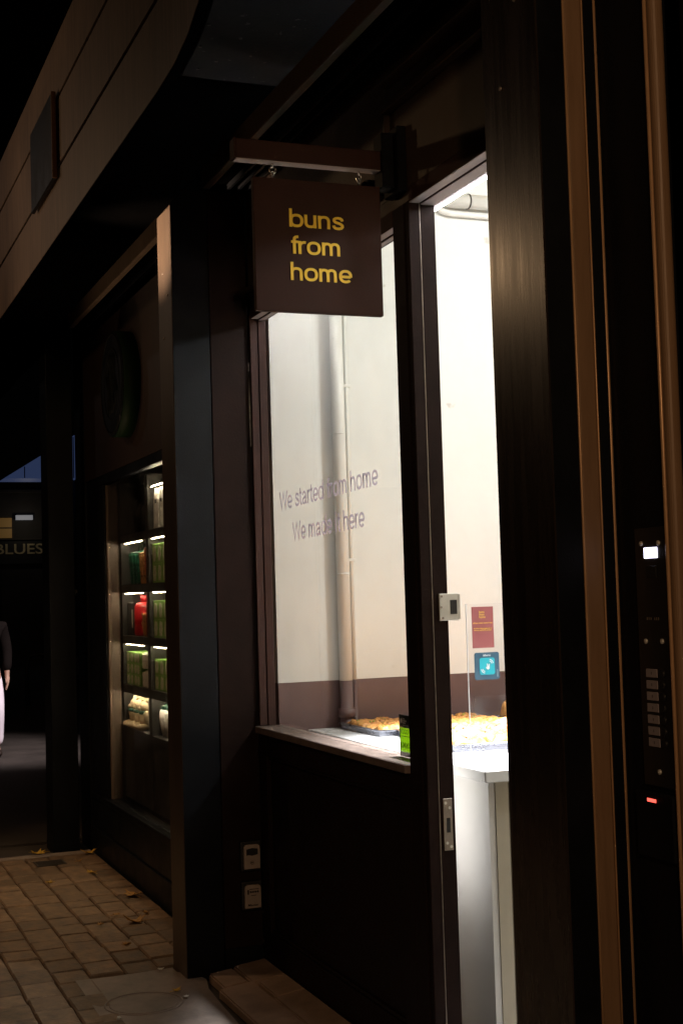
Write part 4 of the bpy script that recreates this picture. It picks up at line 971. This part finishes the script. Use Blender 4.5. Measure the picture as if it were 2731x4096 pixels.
for k, x_ in enumerate((-7.84, -7.72, -7.60)):
    T = thing('cup', (x_, .08, z3), ['white cup with a green lid just past the upright', 'white cup with a green lid between two alike', 'white cup with a green lid nearest the black pillar'][k], 'cup', 'white cups with green lids')
    obj('body', MB().lathe((x_, .08, z3 + .001), [(.036, 0), (.05, .08), (.052, .11), (.05, .13), (.046, .15)], 20), 'cupwhite', T)
    obj('lid', MB().lathe((x_, .08, z3 + .152), [(.04, 0), (.04, .02), (.028, .032)], 18), 'darkgreen', T)
# top shelf: paper bags
z4 = SHZ[4]
for k, x_ in enumerate((-7.83, -7.70, -7.57)):
    T = thing('paper_bag', (x_, .08, z4), ['folded pale coffee bag at the upright on the top shelf', 'folded pale coffee bag in the middle of the top shelf', 'folded pale coffee bag nearest the pillar on the top shelf'][k], 'bag', 'coffee bags on the top shelf')
    q = MB(); q.prism([(-.055, 0), (.055, 0), (.055, .16), (.035, .225), (.03, .235), (-.02, .235), (-.05, .16)], lambda u, v, dd: Vector((x_ + u, dd, z4 + .001 + v)), .03, .11); obj('bag', q, 'packgrey', T)
    box('tag', 'bagblack', T, x_ - .02, x_ + .012, .0285, .0297, z4 + .15, z4 + .17)
for k in range(3):
    q = MB(); q.lathe((-8.54 + k * .17, .12, z4 + .001), [(.05, 0), (.05, .15), (.03, .18), (.03, .2)], 16)
    put('dark_jar', q, 'bagblack', (-8.54 + k * .17, .12, z4), ['dark jar on the top shelf nearest the wooden post', 'dark jar on the top shelf between two alike', 'dark jar on the top shelf beside the upright'][k], 'jar', 'dark jars on the top shelf')

# panel sign on the canopy
PS = thing('wall_panel', (-6.88, -.76, 3.8), 'dark rectangular sign panel standing proud of the timber canopy', 'sign')
box('panel', 'black', PS, -7.10, -6.455, -0.763, -0.745, 3.56, 3.97, bev=.002)
box('lit_end_strip', 'bronze_lit', PS, -6.454, -6.447, -0.765, -0.743, 3.558, 3.972, bev=.002)  # panel's end face, light on it put into the bright colour
box('stand_off', 'black', PS, -7.0, -6.56, -0.7445, -0.732, 3.62, 3.9)

# ================================================================== BEYOND THE CORNER
tag(obj('road', MB().box(-40, -9.7, -40, 40, PZ - .021, PZ - .006), 'ground'), kind='structure')
FB = thing('pub_building', (-36, 4, 0), 'dark building across the square with gold letters on a black board', 'building')
box('wall', 'farwall', FB, -44, -36, -14, 24, PZ - .02, 4.5)
box('fascia_board', 'fardark', FB, -36.0, -35.9, -2, 8, 2.55, 3.15)
link('lettering', text_mesh([('BLUES (', (-35.895, 2.72, 2.80), .25, 1.48)], (0, 1, 0), (0, 0, 1), (1, 0, 0), .02, .01), 'farletter', FB)
w = box('lit_window', 'farlit', FB, -36.0, -35.93, 1.6, 3.15, 3.21, 3.72); 
wm = MB(); wm.box(-35.93, -35.91, 1.6, 3.15, 3.45, 3.48); wm.box(-35.93, -35.91, 2.3, 2.36, 3.21, 3.72); obj('glazing_bar', wm, 'fardark', w)
box('light_bar', 'farbar', FB, -35.9, -35.8, 3.24, 3.66, 3.66, 3.78)
cn = MB(); cn.box(-36.1, -35.7, -2, 8, 4.36, 4.42); cn.box(-36.0, -35.85, -2, 8, 3.155, 3.19); obj('cornice', cn, 'farwall', FB)
AW = thing('marquee', (-33, 4, 0), 'blue lit fabric marquee roof rising above the far building', 'marquee')
q = MB(); q.prism([(2.58, 4.47), (4.30, 4.47), (4.30, 5.55), (2.62, 4.50)], lambda u, v, dd: Vector((dd, u, v)), -34.0, -33.0); obj('roof', q, 'bluecover', AW)
q = MB()
for yy in (3.05, 3.55, 4.0, 4.2): q.cyl((-32.98, yy, 4.48), (-32.98, yy, 4.48 + (yy - 2.62) * .62), .012, n=6)
obj('seam', q, 'farwall', AW)
obj('post', MB().cyl((-33.5, 4.3, 0), (-33.5, 4.3, 4.47), .06, n=10), 'farwall', AW)
PO = thing('lamp_post', (-33, 2.42, 0), 'slim pale post standing before the far building', 'post')
obj('post', MB().cyl((-32, 2.28, PZ), (-32, 2.28, 7.2), .05, .035, n=12), 'van', PO); obj('collar', MB().cyl((-32, 2.28, 6.6), (-32, 2.28, 6.75), .07, n=12), 'van', PO)
def hoop(x_, ya, yb, h):
    pts = [(x_, ya, PZ - .02), (x_, ya, h - .14)] + [(x_, ya + .14 - .14 * math.cos(R(a)), h - .14 + .14 * math.sin(R(a))) for a in (20, 45, 70, 90)]
    pts += [(x_, yb - .14 + .14 * math.sin(R(a)), h - .14 + .14 * math.cos(R(a))) for a in (0, 20, 45, 70)] + [(x_, yb, h - .14), (x_, yb, PZ - .02)]
    m_ = MB().tube(pts, .035, 10); return tag(obj('bike_rack', m_, 'fardark', loc=(x_, (ya + yb) / 2, PZ)), 'black tubular bike hoop standing on the dark square', 'bike rack')
hoop(-22.5, 1.47, 2.4, .74)
VN = thing('parked_van', (-28, 3.6, 0), 'dark grey van parked in front of the far building', 'van')
q = MB(); q.prism([(2.9, .35), (5.2, .35), (5.2, 1.75), (4.9, 1.85), (3.4, 1.8), (2.95, 1.1)], lambda u, v, dd: Vector((dd, u, v)), -30, -28.3); obj('body', q, 'van', VN)
for yy in (3.4, 4.75):
    wq = obj('wheel', MB().cyl((-28.35, yy, PZ + .32), (-28.2, yy, PZ + .32), .32, n=20), 'rubber', VN); obj('rim', MB().cyl((-28.199, yy, PZ + .32), (-28.19, yy, PZ + .32), .19, n=16), 'steel', wq)
box('window', 'fardark', VN, -28.299, -28.29, 3.55, 4.7, 1.15, 1.6)

# ------------------------------------------------------------------ person at the far left
def skin_mesh(name, chains, mats, parent, sub=2):
    """chains = list of [(point, radius)...]; a later chain may start at a vertex of an earlier one (same point)"""
    me = bpy.data.meshes.new(name); pts = {}; vs = []; es = []; rad = []
    def vid(p, r):
        k = tuple(round(c, 4) for c in p)
        if k not in pts: pts[k] = len(vs); vs.append(p); rad.append(r)
        return pts[k]
    for ch in chains:
        ids = [vid(p, r) for p, r in ch]
        es += list(zip(ids, ids[1:]))
    me.from_pydata(vs, es, [])
    o = bpy.data.objects.new(name, me); COL.objects.link(o)
    md = o.modifiers.new('s', 'SKIN'); sv = me.skin_vertices[0].data
    for i, r in enumerate(rad): sv[i].radius = (r, r) if not isinstance(r, tuple) else r
    sv[0].use_root = True
    md.use_smooth_shade = True
    m2 = o.modifiers.new('u', 'SUBSURF'); m2.levels = sub; m2.render_levels = sub
    dgr = bpy.context.evaluated_depsgraph_get(); dgr.update()
    out = bpy.data.meshes.new_from_object(o.evaluated_get(dgr)); bpy.data.objects.remove(o)
    for f in out.polygons: f.use_smooth = True
    return link(name, out, mats, parent)
PX, PY = -15.35, -0.03
P = lambda x, y, z: (PX + x, PY + y, PZ + z)
PR = thing('person', (PX, PY, PZ), 'person in a dark jacket and white trousers walking at the far corner', 'person')
def hand(sx, wy, wz):
    ch = []; w0 = P(.03, wy, wz); pm0 = P(.05, wy, wz - .06)
    ch.append([(w0, .026), (pm0, .03)])
    for k, (dx, ln) in enumerate(((-.026, .062), (-.009, .074), (.009, .070), (.026, .054))):
        a = P(.05 + dx, wy, wz - .095); m_ = P(.056 + dx, wy - sx * .008, wz - .095 - ln * .55); e_ = P(.064 + dx, wy - sx * .02, wz - .095 - ln)
        ch.append([(pm0, .03), (a, .010), (m_, .009), (e_, .007)])
    ch.append([(P(.04, wy, wz - .03), .018), (P(.082, wy - sx * .012, wz - .055), .011), (P(.092, wy - sx * .02, wz - .088), .008)])
    return ch
body = [[(P(0, 0, .90), .12), (P(0, 0, 1.08), .115), (P(.01, 0, 1.25), .125), (P(.01, 0, 1.38), .09), (P(.015, 0, 1.45), .05), (P(.03, 0, 1.52), .068), (P(.035, 0, 1.60), .082), (P(.03, 0, 1.67), .06)]]
for sg in (-1, 1):
    fx = .10 * sg
    body.append([(P(0, 0, .90), .12), (P(0, sg * .09, .83), .09), (P(fx * .9, sg * .095, .48), .058), (P(fx * .5 - .03 * sg, sg * .095, .09), .04), (P(fx * .5 + .10, sg * .10, .035), .035)])
    body.append([(P(.01, 0, 1.38), .09), (P(0, sg * .17, 1.37), .055), (P(-.02 * sg, sg * .225, 1.10), .042), (P(.03, sg * .22, .86), .028)])
    h_ = hand(sg, sg * .22, .86); h_[-1].insert(0, (P(.03, sg * .22, .86), .026)); body += h_
skin_mesh('body', body, 'skin', PR)
fc = MB()
for sg in (-1, 1): fc.ball(P(.112, sg * .03, 1.60), .010, .013, .008); fc.ball(P(.03, sg * .083, 1.585), .02, .012, .03)
fc.ball(P(.118, 0, 1.575), .018, .012, .02); fc.ball(P(.106, 0, 1.535), .010, .024, .006)
obj('face', fc, 'skin', PR)
obj('hair', MB().ball(P(.018, 0, 1.635), .098, .092, .085, 18, 12), 'hair', PR)
jk = [[(P(0, 0, .86), .165), (P(0, 0, 1.05), .155), (P(.01, 0, 1.25), .165), (P(.01, 0, 1.38), .12), (P(.015, 0, 1.44), .075)]]
for sg in (-1, 1): jk.append([(P(.01, 0, 1.38), .12), (P(0, sg * .17, 1.365), .085), (P(-.02 * sg, sg * .225, 1.10), .066), (P(.03, sg * .22, .885), .05)])
skin_mesh('jacket', jk, 'jacket', PR)
tr = [[(P(0, 0, .93), .135), (P(0, 0, .90), .14)]]
for sg in (-1, 1):
    fx = .10 * sg
    tr.append([(P(0, 0, .90), .14), (P(0, sg * .092, .80), .105), (P(fx * .9, sg * .10, .48), .085), (P(fx * .5 - .03 * sg, sg * .10, .10), .075)])
skin_mesh('trousers', tr, 'trouser', PR)
for sg in (-1, 1):
    x_ = .10 * sg * .5 - .03 * sg
    s_ = MB(); s_.ball(P(x_ + .06, sg * .10, .035), .14, .05, .045, 14, 10); obj('shoe', s_, 'shoe', PR)

# ================================================================== LIGHT
def lamp(kind, name, loc, power, col, size=0.1, target=None, spot=None, blend=0.6):
    l = bpy.data.lights.new(name, kind); l.energy = power; l.color = col
    if kind == 'AREA': l.shape = 'RECTANGLE'; l.size, l.size_y = size
    else: l.shadow_soft_size = size
    if kind == 'SPOT': l.spot_size = R(spot); l.spot_blend = blend
    o = bpy.data.objects.new(name, l); COL.objects.link(o); o.location = loc
    if target is not None: o.rotation_euler = (Vector(target) - Vector(loc)).to_track_quat('-Z', 'Y').to_euler()
    return o
WARM = (1.0, 0.62, 0.32)
lamp('POINT', 'street_lamp', (-8.05, -2.79, 3.70), 21, WARM, 0.07)
lamp('SPOT', 'fascia_fill', (-9.2, -3.6, 2.9), 45, (1.0, 0.70, 0.46), 0.07, (-7.0, -.73, 3.5), 42, 1.0)  # added fill to brighten the timber canopy, no known fixture
lamp('SPOT', 'pavement_spot', (-8.4, -2.9, 4.3), 185, WARM, 0.07, (-8.1, -.85, 0), 62, 1.0)
lamp('SPOT', 'pillar_fill', (-6.24, -1.22, 2.92), 190, (1.0, 0.68, 0.44), 0.03, (-6.05, -.35, 3.20), 38, 1.0)  # added fill for the bright pillar top, source unseen
lamp('SPOT', 'bounce_fill', (-7.9, -1.5, 0.1), 85, (1.0, 0.70, 0.45), 0.06, (-7.5, -.2, 3.4), 46, 1.0)  # added fill from below, standing for light bounced off the pavement
lamp('POINT', 'near_street_lamp', (2.2, -2.5, 3.45), 240, (1.0, 0.62, 0.33), 0.08)
lamp('POINT', 'square_lamp', (-16.0, -4.87, 6.07), 18, (1.0, 0.82, 0.72), 0.12)
lamp('SPOT', 'person_fill', (-11.2, 2.9, 5.2), 2600, (1.0, 0.86, 0.86), 0.3, (-15.5, .15, .35), 27, .9)  # added fill on the person's legs and the ground around
lamp('POINT', 'pub_lamp', (-35.2, 3.45, 3.55), 2.5, (1.0, 0.85, 0.6), 0.08)
# shop lighting
lamp('POINT', 'shop_ceiling_lamp', (-3.65, 1.9, 3.38), 176, (0.975, 1.0, 1.0), 0.11)
lamp('SPOT', 'counter_spot', (-4.60, .84, 3.45), 3100, (0.985, 0.985, 1.0), 0.09, (-4.74, .76, .97), 44, .8)

# ================================================================== SKY, CAMERA, COLOUR
W = bpy.data.worlds.new('World'); S.world = W; W.use_nodes = True
nt = W.node_tree; bg = nt.nodes['Background']
sky = nt.nodes.new('ShaderNodeTexSky'); sky.sky_type = 'NISHITA'; sky.sun_disc = False
sky.sun_elevation = R(-5.5); sky.sun_rotation = R(200); sky.air_density = 1.0
nt.links.new(sky.outputs['Color'], bg.inputs['Color']); bg.inputs['Strength'].default_value = 0.05

cam = bpy.data.cameras.new('camera'); co = bpy.data.objects.new('camera', cam); COL.objects.link(co)
Rm = Matrix(((0.3615787163553293, 0.06452610533029189, 0.9301060227789821),
             (0.9318690483755235, 0.00674591340093449, -0.3627320902981746),
             (-0.029680103748611575, 0.9978932179262925, -0.05769070166136379)))
co.matrix_world = Matrix.Translation((0, -1.88, 1.58)) @ Rm.to_4x4()
cam.sensor_fit = 'HORIZONTAL'; cam.sensor_width = 24.0; cam.lens = 3200 / 1568 * 24.0
cam.clip_start = 0.05; cam.clip_end = 500
S.camera = co
vs_ = S.view_settings; S.display_settings.display_device = 'sRGB'
vs_.view_transform = 'Standard'; vs_.look = 'None'; vs_.exposure = 0; vs_.gamma = 1; vs_.use_curve_mapping = False
try:
    S.cycles.use_denoising = True; S.cycles.sample_clamp_indirect = 4.0; S.cycles.max_bounces = 8
    S.cycles.caustics_reflective = False; S.cycles.caustics_refractive = False; S.cycles.transparent_max_bounces = 16
except Exception: pass
for o in bpy.data.objects:
    if '_base' in o: del o['_base']
